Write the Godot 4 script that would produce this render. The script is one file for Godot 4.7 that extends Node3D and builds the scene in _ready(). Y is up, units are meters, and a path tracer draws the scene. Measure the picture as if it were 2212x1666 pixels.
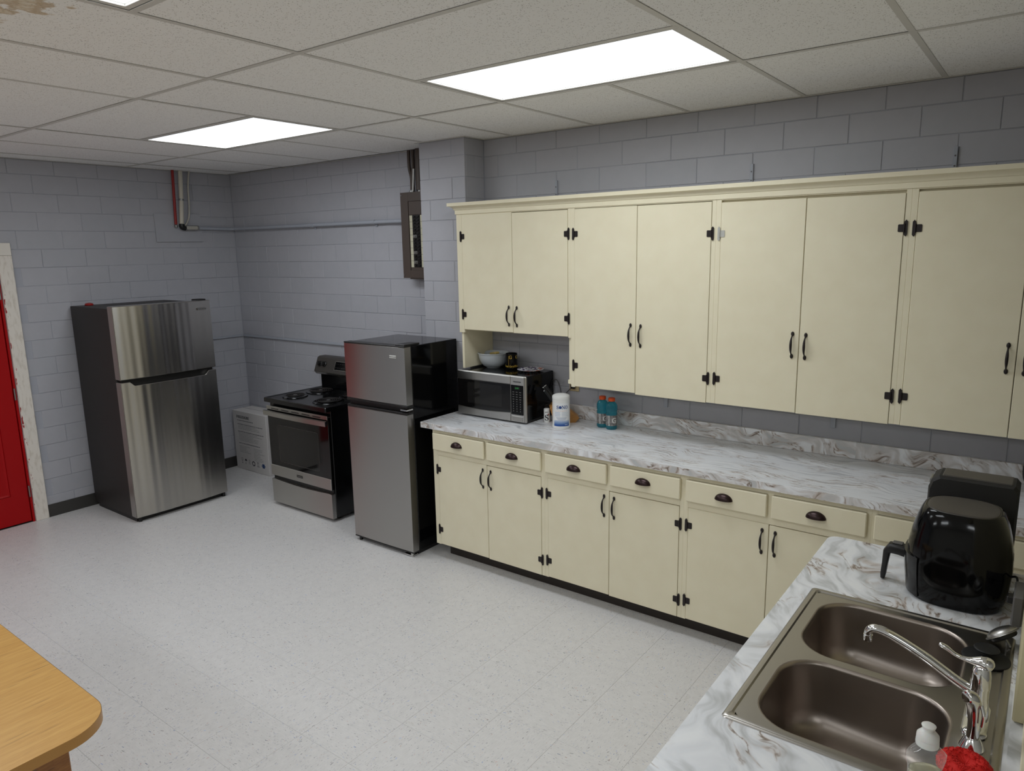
extends Node3D
# A kitchen with cream cabinets. x runs along the cabinet wall, z comes out of it, y is up; metres.

const CEIL := 2.758
const STOVE_WALL := -0.035
const TOP := 0.935

var M := {}
var used := {}
var cache := {}
var rng := RandomNumberGenerator.new()
var T := PackedVector3Array()
var UVS := PackedVector2Array()
var uv_from := Vector3.ZERO

func _ready() -> void:
	rng.seed = 7
	camera_and_light()
	materials()
	room()
	ceiling()
	ceiling_lights()
	floor_tiles()
	base_cabinets()
	upper_cabinets()
	worktop()
	sink_run()
	big_fridge()
	stove()
	small_fridge()
	microwave()
	wall_services()
	dining_table()
	counter_things()
	sink_things()

func camera_and_light() -> void:
	var cam := Camera3D.new()
	cam.name = "camera"
	cam.projection = Camera3D.PROJECTION_PERSPECTIVE
	cam.keep_aspect = Camera3D.KEEP_HEIGHT
	cam.fov = rad_to_deg(2.0 * atan(833.0 / 1552.865))
	cam.near = 0.03
	cam.far = 60.0
	cam.transform = Transform3D(Basis(Vector3(0.79959107, -0.01801749, -0.60027451), Vector3(-0.09765579, 0.98234499, -0.15956715), Vector3(0.59255165, 0.18620874, 0.78371477)), Vector3(6.2475, 2.03355, 3.93754))
	add_child(cam)
	cam.current = true
	var e := Environment.new()
	e.background_mode = Environment.BG_COLOR
	e.background_color = Color(0.05, 0.05, 0.055)
	e.ambient_light_source = Environment.AMBIENT_SOURCE_DISABLED
	e.tonemap_mode = Environment.TONE_MAPPER_LINEAR
	e.tonemap_exposure = 1.0
	e.sdfgi_enabled = true
	e.ssao_enabled = true
	e.ssil_enabled = true
	var w := WorldEnvironment.new()
	w.name = "environment"
	w.environment = e
	add_child(w)

# ---------------------------------------------------------------- shapes
func tri(a: Vector3, b: Vector3, c: Vector3) -> void:
	T.append(a); T.append(b); T.append(c)

func quad(a: Vector3, b: Vector3, c: Vector3, d: Vector3) -> void:
	tri(a, b, c); tri(a, c, d)

func orient(from: int) -> void:
	# turn the closed shape that starts at this index so that its faces look outward
	var mid := Vector3.ZERO
	for i in range(from, T.size()):
		mid += T[i]
	mid /= maxf(1.0, T.size() - from)
	var vol := 0.0
	for i in range(from, T.size(), 3):
		vol += (T[i] - mid).dot((T[i + 1] - mid).cross(T[i + 2] - mid))
	if vol > 0.0:
		for i in range(from, T.size(), 3):
			var k := T[i + 1]
			T[i + 1] = T[i + 2]
			T[i + 2] = k

func done(crease := 40.0) -> ArrayMesh:
	# clockwise triangles -> mesh with normals smoothed up to the crease angle, and box-mapped uv in metres
	var n := T.size()
	var fn := PackedVector3Array()
	var at := {}
	for i in range(0, n, 3):
		var f := (T[i + 2] - T[i]).cross(T[i + 1] - T[i])
		fn.append(f)
		for k in 3:
			var key := Vector3i((T[i + k] * 20000.0).round())
			if not at.has(key):
				at[key] = PackedInt32Array()
			at[key].append(i / 3)
	var limit := cos(deg_to_rad(crease))
	var nor := PackedVector3Array()
	var uv := PackedVector2Array()
	nor.resize(n)
	uv.resize(n)
	for i in n:
		var own := fn[i / 3].normalized()
		var s := Vector3.ZERO
		for f in at[Vector3i((T[i] * 20000.0).round())]:
			var g := fn[f].normalized()
			if g.dot(own) >= limit:
				s += fn[f]
		nor[i] = s.normalized() if s.length() > 1e-14 else own
		var p := T[i] - uv_from
		var ab := own.abs()
		if ab.y >= ab.x and ab.y >= ab.z:
			uv[i] = Vector2(p.x, p.z)
		elif ab.x >= ab.z:
			uv[i] = Vector2(p.z, -p.y)
		else:
			uv[i] = Vector2(p.x, -p.y)
	if UVS.size() == n:
		uv = UVS.duplicate()
	var arrays := []
	arrays.resize(Mesh.ARRAY_MAX)
	arrays[Mesh.ARRAY_VERTEX] = T.duplicate()
	arrays[Mesh.ARRAY_NORMAL] = nor
	arrays[Mesh.ARRAY_TEX_UV] = uv
	var m := ArrayMesh.new()
	m.add_surface_from_arrays(Mesh.PRIMITIVE_TRIANGLES, arrays)
	T.clear()
	UVS.clear()
	uv_from = Vector3.ZERO
	return m

func add_box(c: Vector3, s: Vector3, b := 0.0) -> void:
	var from := T.size()
	var h := s * 0.5
	b = minf(b, minf(h.x, minf(h.y, h.z)) * 0.95)
	if b <= 0.00005:
		var p := []
		for i in 8:
			p.append(c + Vector3(h.x if i & 1 else -h.x, h.y if i & 2 else -h.y, h.z if i & 4 else -h.z))
		for f in [[0, 1, 3, 2], [5, 4, 6, 7], [4, 0, 2, 6], [1, 5, 7, 3], [2, 3, 7, 6], [4, 5, 1, 0]]:
			quad(p[f[0]], p[f[1]], p[f[2]], p[f[3]])
		orient(from)
		return
	var v := {}
	for i in 8:
		var g := Vector3(1 if i & 1 else -1, 1 if i & 2 else -1, 1 if i & 4 else -1)
		v[i * 3] = c + g * Vector3(h.x, h.y - b, h.z - b)
		v[i * 3 + 1] = c + g * Vector3(h.x - b, h.y, h.z - b)
		v[i * 3 + 2] = c + g * Vector3(h.x - b, h.y - b, h.z)
	# faces
	quad(v[0], v[6], v[18], v[12]); quad(v[3], v[15], v[21], v[9])
	quad(v[1], v[13], v[16], v[4]); quad(v[7], v[10], v[22], v[19])
	quad(v[2], v[5], v[11], v[8]); quad(v[14], v[20], v[23], v[17])
	# edges along x
	quad(v[1], v[4], v[5], v[2]); quad(v[8], v[11], v[10], v[7])
	quad(v[14], v[17], v[16], v[13]); quad(v[19], v[22], v[23], v[20])
	# edges along y
	quad(v[2], v[8], v[6], v[0]); quad(v[3], v[9], v[11], v[5])
	quad(v[12], v[18], v[20], v[14]); quad(v[17], v[23], v[21], v[15])
	# edges along z
	quad(v[0], v[12], v[13], v[1]); quad(v[4], v[16], v[15], v[3])
	quad(v[7], v[19], v[18], v[6]); quad(v[9], v[21], v[22], v[10])
	for i in 8:
		tri(v[i * 3], v[i * 3 + 1], v[i * 3 + 2])
	# every face of a convex box looks away from its middle
	for i in range(from, T.size(), 3):
		var f := (T[i + 2] - T[i]).cross(T[i + 1] - T[i])
		if f.dot((T[i] + T[i + 1] + T[i + 2]) / 3.0 - c) < 0.0:
			var k := T[i + 1]
			T[i + 1] = T[i + 2]
			T[i + 2] = k

func add_span(a: Vector3, b: Vector3, bevel := 0.0) -> void:
	add_box((a + b) * 0.5, (b - a).abs(), bevel)

func add_rings(rings: Array, cap_first := true, cap_last := true, closed := true) -> void:
	# quads between rings that have the same number of points
	var from := T.size()
	var n: int = rings[0].size()
	for r in rings.size() - 1:
		var a: PackedVector3Array = rings[r]
		var b: PackedVector3Array = rings[r + 1]
		for i in (n if closed else n - 1):
			var j := (i + 1) % n
			quad(a[i], a[j], b[j], b[i])
	if cap_first:
		fan(rings[0], true)
	if cap_last:
		fan(rings[rings.size() - 1], false)
	orient(from)

func fan(r: PackedVector3Array, back: bool) -> void:
	var mid := Vector3.ZERO
	for p in r:
		mid += p
	mid /= r.size()
	for i in r.size():
		var j := (i + 1) % r.size()
		if back:
			tri(mid, r[j], r[i])
		else:
			tri(mid, r[i], r[j])

func circle(c: Vector3, u: Vector3, v: Vector3, n: int) -> PackedVector3Array:
	var r := PackedVector3Array()
	for i in n:
		var a := TAU * i / n
		r.append(c + u * cos(a) + v * sin(a))
	return r

func add_lathe(c: Vector3, prof: Array, seg := 28, sx := 1.0, sz := 1.0) -> void:
	# prof holds [radius, height]; a radius of 0 closes the shape
	var rings := []
	for p in prof:
		rings.append(circle(c + Vector3(0, p[1], 0), Vector3(maxf(p[0], 0.00001) * sx, 0, 0), Vector3(0, 0, maxf(p[0], 0.00001) * sz), seg))
	add_rings(rings)

func add_tube(path: Array, radius, seg := 10) -> void:
	var rings := []
	var side := Vector3.UP
	for i in path.size():
		var d: Vector3 = (path[mini(i + 1, path.size() - 1)] - path[maxi(i - 1, 0)]).normalized()
		if i == 0:
			side = Vector3.UP if absf(d.y) < 0.9 else Vector3.RIGHT
		var u := side.slide(d).normalized()
		side = u
		var r: float = radius[i] if radius is Array else radius
		rings.append(circle(path[i], u * r, d.cross(u) * r, seg))
	add_rings(rings)

func smooth_path(pts: Array, per := 6) -> Array:
	var cv := Curve3D.new()
	for i in pts.size():
		var t: Vector3 = (pts[mini(i + 1, pts.size() - 1)] - pts[maxi(i - 1, 0)]) / 6.0
		cv.add_point(pts[i], -t, t)
	var out := []
	for i in pts.size() - 1:
		for k in per:
			out.append(cv.sample(i, float(k) / per))
	out.append(pts[pts.size() - 1])
	return out

func add_prism(poly: PackedVector2Array, lo: float, hi: float, axis := 1) -> void:
	# outline in the plane across the axis: axis 0 -> (z, y), 1 -> (x, z), 2 -> (x, y)
	var from := T.size()
	var put := func(p: Vector2, h: float) -> Vector3:
		return Vector3(h, p.y, p.x) if axis == 0 else (Vector3(p.x, h, p.y) if axis == 1 else Vector3(p.x, p.y, h))
	var ids := Geometry2D.triangulate_polygon(poly)
	for i in range(0, ids.size(), 3):
		var a := poly[ids[i]]; var b := poly[ids[i + 1]]; var c := poly[ids[i + 2]]
		if (b - a).cross(c - a) < 0.0:
			var k := b; b = c; c = k
		tri(put.call(a, lo), put.call(b, lo), put.call(c, lo))
		tri(put.call(a, hi), put.call(c, hi), put.call(b, hi))
	var ccw := Geometry2D.is_polygon_clockwise(poly)
	var n := poly.size()
	for i in n:
		var a := poly[i]; var b := poly[(i + 1) % n]
		if not ccw:
			quad(put.call(b, lo), put.call(a, lo), put.call(a, hi), put.call(b, hi))
		else:
			quad(put.call(a, lo), put.call(b, lo), put.call(b, hi), put.call(a, hi))
	orient(from)

func round_rect(cx: float, cy: float, hx: float, hy: float, r: float, per := 6) -> PackedVector2Array:
	var out := PackedVector2Array()
	var corners := [Vector2(hx - r, hy - r), Vector2(-hx + r, hy - r), Vector2(-hx + r, -hy + r), Vector2(hx - r, -hy + r)]
	for q in 4:
		for i in per + 1:
			var a := PI * 0.5 * (q + float(i) / per)
			out.append(Vector2(cx, cy) + corners[q] + Vector2(cos(a), sin(a)) * r)
	return out

func flat_ring(p: PackedVector2Array, y: float) -> PackedVector3Array:
	var r := PackedVector3Array()
	for q in p:
		r.append(Vector3(q.x, y, q.y))
	return r

func add_patch(c: Vector3, radius: float, y0: float, y1: float, a0: float, a1: float, n := 16) -> void:
	# a printed label bent round an upright cylinder, with uv from 0 to 1
	for i in n:
		var t0 := float(i) / n
		var t1 := float(i + 1) / n
		var b0 := lerpf(a0, a1, t0)
		var b1 := lerpf(a0, a1, t1)
		var d0 := Vector3(sin(b0), 0, cos(b0)) * radius
		var d1 := Vector3(sin(b1), 0, cos(b1)) * radius
		var q := [c + d0 + Vector3(0, y1, 0), c + d1 + Vector3(0, y1, 0), c + d1 + Vector3(0, y0, 0), c + d0 + Vector3(0, y0, 0)]
		var w := [Vector2(t0, 0), Vector2(t1, 0), Vector2(t1, 1), Vector2(t0, 1)]
		for k in [0, 1, 2, 0, 2, 3]:
			T.append(q[k])
			UVS.append(w[k])

func box(w: float, h: float, d: float, b := 0.0) -> ArrayMesh:
	var key := "%.4f %.4f %.4f %.4f" % [w, h, d, b]
	if not cache.has(key):
		add_box(Vector3.ZERO, Vector3(w, h, d), b)
		cache[key] = done(20.0)
	return cache[key]

func words(s: String, height: float, bold := true, serif := false) -> TextMesh:
	var f := SystemFont.new()
	f.font_names = PackedStringArray(["Droid Serif" if serif else "Droid Sans"])
	f.font_weight = 700 if bold else 400
	var t := TextMesh.new()
	t.text = s
	t.font = f
	t.font_size = 32
	t.pixel_size = height / 23.0
	t.depth = 0.0006
	t.curve_step = 2.0
	return t

func bent(s: String, height: float, radius: float, bold := true, serif := false, squeeze := 1.0) -> ArrayMesh:
	# lettering wrapped round an upright cylinder, facing +z
	var src := words(s, height, bold, serif)
	var arr := src.surface_get_arrays(0)
	var p: PackedVector3Array = arr[Mesh.ARRAY_VERTEX]
	var idx = arr[Mesh.ARRAY_INDEX]
	var get := func(i: int) -> Vector3:
		var q := p[i]
		var a := q.x * squeeze / radius
		var r := radius + 0.0004 + q.z
		return Vector3(sin(a) * r, q.y, cos(a) * r)
	var n: int = idx.size() if idx != null else p.size()
	for i in n:
		T.append(get.call(idx[i] if idx != null else i))
	return done(20.0)

# ---------------------------------------------------------------- nodes
func numbered(s: String) -> String:
	var k: int = used.get(s, 0)
	used[s] = k + 1
	return s if k == 0 else "%s_%03d" % [s, k]

func thing(called: String, label: String, category: String, at := Vector3.ZERO, turn := 0.0, group := "") -> Node3D:
	var o := Node3D.new()
	o.name = numbered(called)
	add_child(o)
	o.position = at
	o.rotation.y = turn
	tag(o, label, category, group)
	return o

func tag(o: Node3D, label: String, category: String, group := "") -> void:
	o.set_meta("label", label)
	o.set_meta("category", category)
	if group:
		o.set_meta("group", group)

func part(parent: Node3D, called: String, mesh: Mesh, m: Material, at := Vector3.ZERO, turn := Vector3.ZERO, label := "") -> MeshInstance3D:
	var o := MeshInstance3D.new()
	o.name = called
	o.mesh = mesh
	o.material_override = m
	parent.add_child(o, true)
	o.position = at
	o.rotation = turn
	if label:
		o.set_meta("label", label)
	return o

func single(called: String, mesh: Mesh, m: Material, label: String, category: String, at := Vector3.ZERO, turn := Vector3.ZERO, group := "") -> MeshInstance3D:
	var o := part(self, numbered(called), mesh, m, at, turn)
	tag(o, label, category, group)
	return o

func struct(called: String, mesh: Mesh, m: Material, at := Vector3.ZERO) -> MeshInstance3D:
	var o := part(self, called, mesh, m, at)
	o.set_meta("kind", "structure")
	return o

# ---------------------------------------------------------------- materials
func mat(called: String, c: Color, rough := 0.6, metal := 0.0, spec := 0.5) -> StandardMaterial3D:
	var m := StandardMaterial3D.new()
	m.resource_name = called
	m.albedo_color = c
	m.roughness = rough
	m.metallic = metal
	m.metallic_specular = spec
	M[called] = m
	return m

func rgb(r: float, g: float, b: float) -> Color:
	return Color(r / 255.0, g / 255.0, b / 255.0)

func noise(freq: float, seed_: int, octaves := 3) -> FastNoiseLite:
	var n := FastNoiseLite.new()
	n.noise_type = FastNoiseLite.TYPE_SIMPLEX_SMOOTH
	n.seed = seed_
	n.frequency = freq
	n.fractal_octaves = octaves
	return n

func picture(im: Image) -> ImageTexture:
	return ImageTexture.create_from_image(im)

func textured(called: String, t: Texture2D, rough: float, scale := Vector3.ONE, world := false) -> StandardMaterial3D:
	var m := mat(called, Color.WHITE, rough)
	m.albedo_texture = t
	m.uv1_scale = scale
	if world:
		m.uv1_triplanar = true
		m.uv1_world_triplanar = true
	return m

func mottled(called: String, a: Color, b: Color, freq: float, rough: float, seed_: int, scale: float) -> StandardMaterial3D:
	# paint or plastic whose tone wanders a little, mapped on the world
	var im := Image.create(128, 128, false, Image.FORMAT_RGB8)
	var n := noise(freq, seed_, 4)
	for y in 128:
		for x in 128:
			# mirrored coordinates keep the tile seamless
			var u := absf(x - 64.0)
			var v := absf(y - 64.0)
			im.set_pixel(x, y, a.lerp(b, clampf(0.5 + 0.7 * n.get_noise_2d(u, v), 0, 1)))
	return textured(called, picture(im), rough, Vector3.ONE * scale, true)

func marble(w: int, h: int, mx: float, my: float, seed_: int, streaky: bool, tan_ := 0.0) -> Image:
	# laminate print: white ground, thin grey drifts and broken brown veins; mx, my = metres covered
	var im := Image.create(w, h, false, Image.FORMAT_RGB8)
	var warp := noise(2.2, seed_, 3)
	var drift := noise(1.0, seed_ + 1, 4)
	var vein := noise(1.0, seed_ + 2, 5)
	var gate := noise(2.6, seed_ + 3, 2)
	var fine := noise(1.0, seed_ + 4, 4)
	for y in h:
		for x in w:
			var px := mx * x / w
			var py := my * y / h
			var wv := warp.get_noise_2d(px, py)
			var u: float
			var v: float
			if streaky:
				u = px * 3.0 + py * 1.0
				v = py * 34.0 - px * 2.6 + wv * 2.4
			else:
				u = px * 3.2 + py * 3.0
				v = -px * 6.5 + py * 15.0 + wv * 2.2
			var d := drift.get_noise_2d(u * 1.2, v)
			if streaky:
				# the streaks break off and start again
				d *= clampf(0.35 + 1.5 * fine.get_noise_2d(u * 0.8 + 50.0, v * 0.22), 0.0, 1.2)
			var c := Color(0.89, 0.895, 0.91).lerp(Color(0.78, 0.735, 0.70), clampf(tan_ + d * 1.2, 0, 1) * minf(tan_ * 2.0, 1.0))
			c = c.lerp(Color(0.70, 0.71, 0.73) if streaky else Color(0.76, 0.765, 0.77), clampf(d * 2.0 - 0.02, 0, 1))
			c = c.lerp(Color(0.93, 0.935, 0.945), clampf(-d * 2.4 - 0.1, 0, 1))
			var g := clampf(gate.get_noise_2d(px + 9.0, py * 1.3) * (2.6 if streaky else 4.2) + (0.6 if streaky else 0.18) + tan_, 0, 1)
			var n := absf(vein.get_noise_2d(u * 1.1, v * 0.9))
			var line := clampf(1.0 - n * (15.0 if streaky else 12.0), 0.0, 1.0)
			var grain := clampf(0.62 + fine.get_noise_2d(u * 6.0, v * 3.5) * 1.5, 0.0, 1.0)
			var halo := clampf(1.0 - n * 4.0, 0.0, 1.0) * clampf(0.4 + fine.get_noise_2d(u * 2.0 + 7.0, v * 1.2) * 1.6, 0, 1)
			c = c.lerp(Color(0.72, 0.655, 0.61), clampf(halo * g * (0.5 if streaky else 0.85), 0, 1))
			c = c.lerp(Color(0.44, 0.37, 0.32), clampf(line * g * grain * (0.95 if streaky else 1.0), 0, 0.92))
			im.set_pixel(x, y, c)
	return im

func casing_image() -> Image:
	# white paint with red showing where the door colour ran over the inner edge
	var im := Image.create(64, 1024, false, Image.FORMAT_RGB8)
	var n := noise(0.02, 77, 4)
	var m := noise(0.05, 78, 3)
	for y in 1024:
		for x in 64:
			var c := rgb(228, 221, 212).lerp(rgb(208, 199, 187), clampf(m.get_noise_2d(x, y * 0.4) * 1.4, 0, 1))
			var edge := 1.0 - (63.0 - x) / 64.0
			if edge + n.get_noise_2d(x * 3.0, y) * 0.9 > 1.27:
				c = rgb(150, 30, 34)
			im.set_pixel(x, y, c)
	return im

func wood_image(w: int, h: int, a: Color, b: Color, seed_: int) -> Image:
	var im := Image.create(w, h, false, Image.FORMAT_RGB8)
	var n := noise(1.0, seed_, 4)
	var f := noise(1.0, seed_ + 1, 2)
	for y in h:
		for x in w:
			var u := float(x) / w * 2.2
			var v := float(y) / h * 44.0
			var t := 0.42 + 0.5 * n.get_noise_2d(u, v) + 0.35 * f.get_noise_2d(u * 7.0, v * 9.0)
			var dark := clampf((f.get_noise_2d(u * 2.0 + 40.0, v * 1.6) - 0.5) * 5.0, 0, 1)
			im.set_pixel(x, y, a.lerp(b, clampf(t, 0, 1)).lerp(b.darkened(0.42), dark * 0.4))
	return im

func ceiling_image(seed_: int, stain: bool) -> Image:
	var w := 384
	var h := 768
	var im := Image.create(w, h, false, Image.FORMAT_RGB8)
	im.fill(Color(0.955, 0.95, 0.945))
	var r := RandomNumberGenerator.new()
	r.seed = seed_
	if stain:
		var n := noise(0.012, 5, 4)
		var fi := noise(0.06, 6, 3)
		for y in h:
			for x in w:
				# the leak: a brown ring with a ragged outline
				var d := Vector2(x - 285.0, (y - 690.0) * 1.0).length() / 195.0 + n.get_noise_2d(x, y) * 0.45
				var k := clampf((1.0 - d) * 7.0, 0.0, 1.0)
				var ring := clampf(1.0 - absf(d - 0.93) * 9.0, 0.0, 1.0)
				var c := Color(0.955, 0.95, 0.945).lerp(Color(0.76, 0.67, 0.53), k * (0.55 + 0.35 * fi.get_noise_2d(x, y)))
				im.set_pixel(x, y, c.lerp(Color(0.62, 0.50, 0.35), ring * k * 0.7))
	for i in 4200:
		var x := r.randi_range(2, w - 6)
		var y := r.randi_range(2, h - 6)
		var k := r.randf_range(0.42, 0.74)
		var l := r.randi_range(1, 3)
		if r.randf() < 0.5:
			im.fill_rect(Rect2i(x, y, l, 1), Color(k, k * 0.96, k * 0.9))
		else:
			im.fill_rect(Rect2i(x, y, 1, l), Color(k, k * 0.96, k * 0.9))
	return im

func floor_image(seed_: int) -> Image:
	var w := 256
	var im := Image.create(w, w, false, Image.FORMAT_RGB8)
	var n := noise(0.02, seed_, 3)
	var st := noise(0.05, seed_ + 50, 3)
	for y in w:
		for x in w:
			var k := 0.845 + 0.018 * n.get_noise_2d(x, y) + 0.022 * st.get_noise_2d(x * 0.5, y * 3.0)
			im.set_pixel(x, y, Color(k, k * 0.99, k * 0.985))
	var r := RandomNumberGenerator.new()
	r.seed = seed_
	for i in 330:
		var big := r.randf() < 0.10
		var len_ := r.randf_range(5, 14) if big else r.randf_range(2, 7)
		var a := r.randf_range(-0.45, 0.45)
		var p := Vector2(r.randf_range(4, w - 16), r.randf_range(6, w - 6))
		var tone := r.randf_range(0.42, 0.60) if r.randf() < 0.2 else r.randf_range(0.66, 0.79)
		var c := Color(tone, tone * 0.99, tone * 1.02)
		if r.randf() < 0.12:
			c = Color(tone * 0.82, tone * 0.9, tone * 1.12)
		elif r.randf() < 0.06:
			c = Color(tone * 1.1, tone * 0.9, tone * 0.85)
		for s in int(len_ * 2):
			var q := p + Vector2(cos(a), sin(a)) * s * 0.5
			im.set_pixel(clampi(int(q.x), 0, w - 1), clampi(int(q.y), 0, w - 1), c)
			if big:
				im.set_pixel(clampi(int(q.x), 0, w - 1), clampi(int(q.y) + 1, 0, w - 1), c)
	if seed_ % 3 == 0:
		# a scuff of dried dirt
		for i in 40:
			var q := Vector2(150, 110) + Vector2(r.randfn(0, 9), r.randfn(0, 4))
			im.set_pixel(clampi(int(q.x), 0, w - 1), clampi(int(q.y), 0, w - 1), Color(0.62, 0.57, 0.51))
	return im

func materials() -> void:
	# walls: three near tones of the same blue-grey paint
	mottled("block_paint", rgb(172, 172, 179), rgb(175, 175, 182), 0.05, 0.62, 11, 1.2)
	mottled("block_paint_2", rgb(170, 171, 178), rgb(174, 174, 181), 0.05, 0.60, 12, 1.2)
	mottled("block_paint_3", rgb(173, 173, 180), rgb(176, 176, 183), 0.05, 0.64, 13, 1.2)
	mat("mortar_paint", rgb(166, 168, 177), 0.7)
	mat("plain_wall", rgb(196, 194, 186), 0.7)
	mat("partition", rgb(205, 196, 160), 0.5)
	for i in 3:
		textured("ceiling_tile_%d" % i, picture(ceiling_image(100 + i, i == 2)), 0.92, Vector3(1.0 / 0.6, 1.0 / 1.21, 1))
	mat("tee", rgb(206, 203, 197), 0.5)
	mat("slab", rgb(120, 118, 115), 0.9)
	for i in 6:
		var m := textured("floor_tile_%d" % i, picture(floor_image(200 + i)), 0.34, Vector3(1.0 / 0.3048, 1.0 / 0.3048, 1))
		m.metallic_specular = 0.45
	mat("seam", rgb(96, 94, 92), 0.9)
	# joinery
	mottled("cream", rgb(231, 222, 194), rgb(235, 227, 200), 0.06, 0.42, 21, 0.9)
	mat("cream_raw", rgb(206, 194, 150), 0.7)
	mat("kick", rgb(46, 39, 35), 0.6)
	mat("bronze", rgb(38, 31, 31), 0.42, 0.35)
	mat("cup_bronze", rgb(58, 44, 44), 0.3, 0.75)
	mat("bare_hinge", rgb(205, 205, 200), 0.3, 0.7)
	var top := textured("marble_streaks", picture(marble(2048, 400, 3.6, 0.68, 31, true)), 0.3, Vector3(1.0 / 3.6, 1.0 / 0.68, 1))
	top.metallic_specular = 0.5
	var sink_img := marble(1400, 448, 2.1, 0.66, 47, false)
	textured("marble_veins", picture(sink_img), 0.33, Vector3(1.0 / 2.1, 1.0 / 0.66, 1))
	var edge_img := marble(1400, 200, 2.1, 0.3, 61, false, 0.42)
	textured("marble_edge", picture(edge_img), 0.35, Vector3(1.0 / 2.1, 1.0 / 0.3, 1))
	textured("oak_top", picture(wood_image(512, 512, rgb(205, 160, 90), rgb(184, 136, 68), 71)), 0.36, Vector3(1.0 / 1.1, 1.0 / 1.1, 1))
	mat("oak_edge", rgb(176, 128, 64), 0.4)
	textured("oak_leg", picture(wood_image(256, 256, rgb(165, 112, 56), rgb(132, 84, 38), 72)), 0.4, Vector3(2.4, 2.4, 1))
	textured("block_wood", picture(wood_image(128, 128, rgb(196, 142, 76), rgb(170, 116, 56), 73)), 0.45, Vector3(5, 5, 1))
	# metals
	var st := mat("steel", rgb(190, 187, 182), 0.25, 1.0)
	st.anisotropy_enabled = true
	st.anisotropy = -0.97
	var st2 := mat("steel_fine", rgb(184, 182, 178), 0.3, 1.0)
	st2.anisotropy_enabled = true
	st2.anisotropy = -0.95
	mat("steel_plain", rgb(176, 174, 170), 0.32, 1.0)
	mat("sink_steel", rgb(172, 168, 162), 0.3, 1.0)
	mat("sink_bowl", rgb(160, 150, 142), 0.36, 1.0)
	mat("chrome", rgb(226, 226, 226), 0.05, 1.0)
	mat("dull_metal", rgb(150, 150, 148), 0.4, 0.9)
	mat("dark_grey", rgb(64, 60, 57), 0.45)
	mat("fridge_grey", rgb(47, 44, 43), 0.5, 0.0, 0.4)
	mat("black", rgb(20, 19, 19), 0.4)
	mat("black_gloss", rgb(9, 9, 10), 0.1, 0.0, 0.36)
	mat("black_enamel", rgb(13, 13, 14), 0.18)
	mat("black_matte", rgb(26, 25, 25), 0.7)
	mat("oven_glass", rgb(14, 13, 13), 0.07)
	mat("oven_window", rgb(30, 29, 28), 0.05)
	mat("coil", rgb(44, 41, 40), 0.5, 0.4)
	mat("white_plastic", rgb(225, 225, 222), 0.4)
	mat("white_paint", rgb(226, 220, 211), 0.5)
	mat("pipe_white", rgb(208, 202, 188), 0.5)
	mat("pipe_red", rgb(150, 28, 26), 0.4)
	mat("red_door", rgb(165, 2, 8), 0.45, 0.0, 0.35)
	textured("casing_paint", picture(casing_image()), 0.5, Vector3(1.0 / 0.092, 1.0 / 2.054, 1))
	mat("conduit", rgb(164, 168, 178), 0.55)
	mat("flex", rgb(190, 186, 176), 0.45, 0.3)
	mat("panel_brown", rgb(74, 63, 57), 0.5)
	mat("paper", rgb(196, 192, 170), 0.9)
	mat("carton", rgb(206, 202, 200), 0.75)
	mat("carton_top", rgb(198, 193, 188), 0.8)
	mat("ink", rgb(52, 52, 56), 0.8)
	mat("ink_blue", rgb(32, 66, 128), 0.6)
	mat("gold", rgb(214, 178, 70), 0.35, 0.3)
	mat("bowl_grey", rgb(196, 202, 208), 0.22)
	mat("baseboard", rgb(58, 56, 54), 0.5)
	mat("orange_cap", rgb(222, 82, 22), 0.4)
	mat("sponge_red", rgb(208, 24, 14), 0.75)
	mat("rubber", rgb(18, 18, 19), 0.55)
	mat("outlet", rgb(196, 178, 138), 0.5)
	mat("grey_plastic", rgb(92, 90, 88), 0.5)
	mat("kettle_red", rgb(92, 38, 38), 0.4)
	mat("pale_wood", rgb(216, 190, 120), 0.5)
	mat("knife_black", rgb(14, 14, 15), 0.3)
	mat("grey_label", rgb(128, 124, 122), 0.5)
	mat("diffuser", Color(1, 1, 1), 0.5)
	M.diffuser.emission_enabled = true
	M.diffuser.emission = Color(0.93, 0.97, 1.0)
	M.diffuser.emission_energy_multiplier = 1.5
	mat("display", rgb(14, 18, 14), 0.1)
	mat("digits", rgb(40, 120, 60), 0.5)
	M.digits.emission_enabled = true
	M.digits.emission = Color(0.25, 0.8, 0.35)
	M.digits.emission_energy_multiplier = 0.08
	var drink := mat("blue_drink", Color(0.26, 0.66, 0.74, 0.25), 0.06)
	drink.refraction_enabled = true
	drink.refraction_scale = 0.033
	var clear := mat("clear_plastic", Color(0.95, 0.96, 0.97, 0.10), 0.05)
	clear.transparency = BaseMaterial3D.TRANSPARENCY_ALPHA
	var cap := mat("milky_cap", rgb(226, 226, 222), 0.35)
	cap.subsurf_scatter_enabled = true
	cap.subsurf_scatter_strength = 0.3
	var soap := mat("soap", Color(0.93, 0.91, 0.78, 0.12), 0.05)
	soap.refraction_enabled = true
	soap.refraction_scale = 0.033

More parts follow.
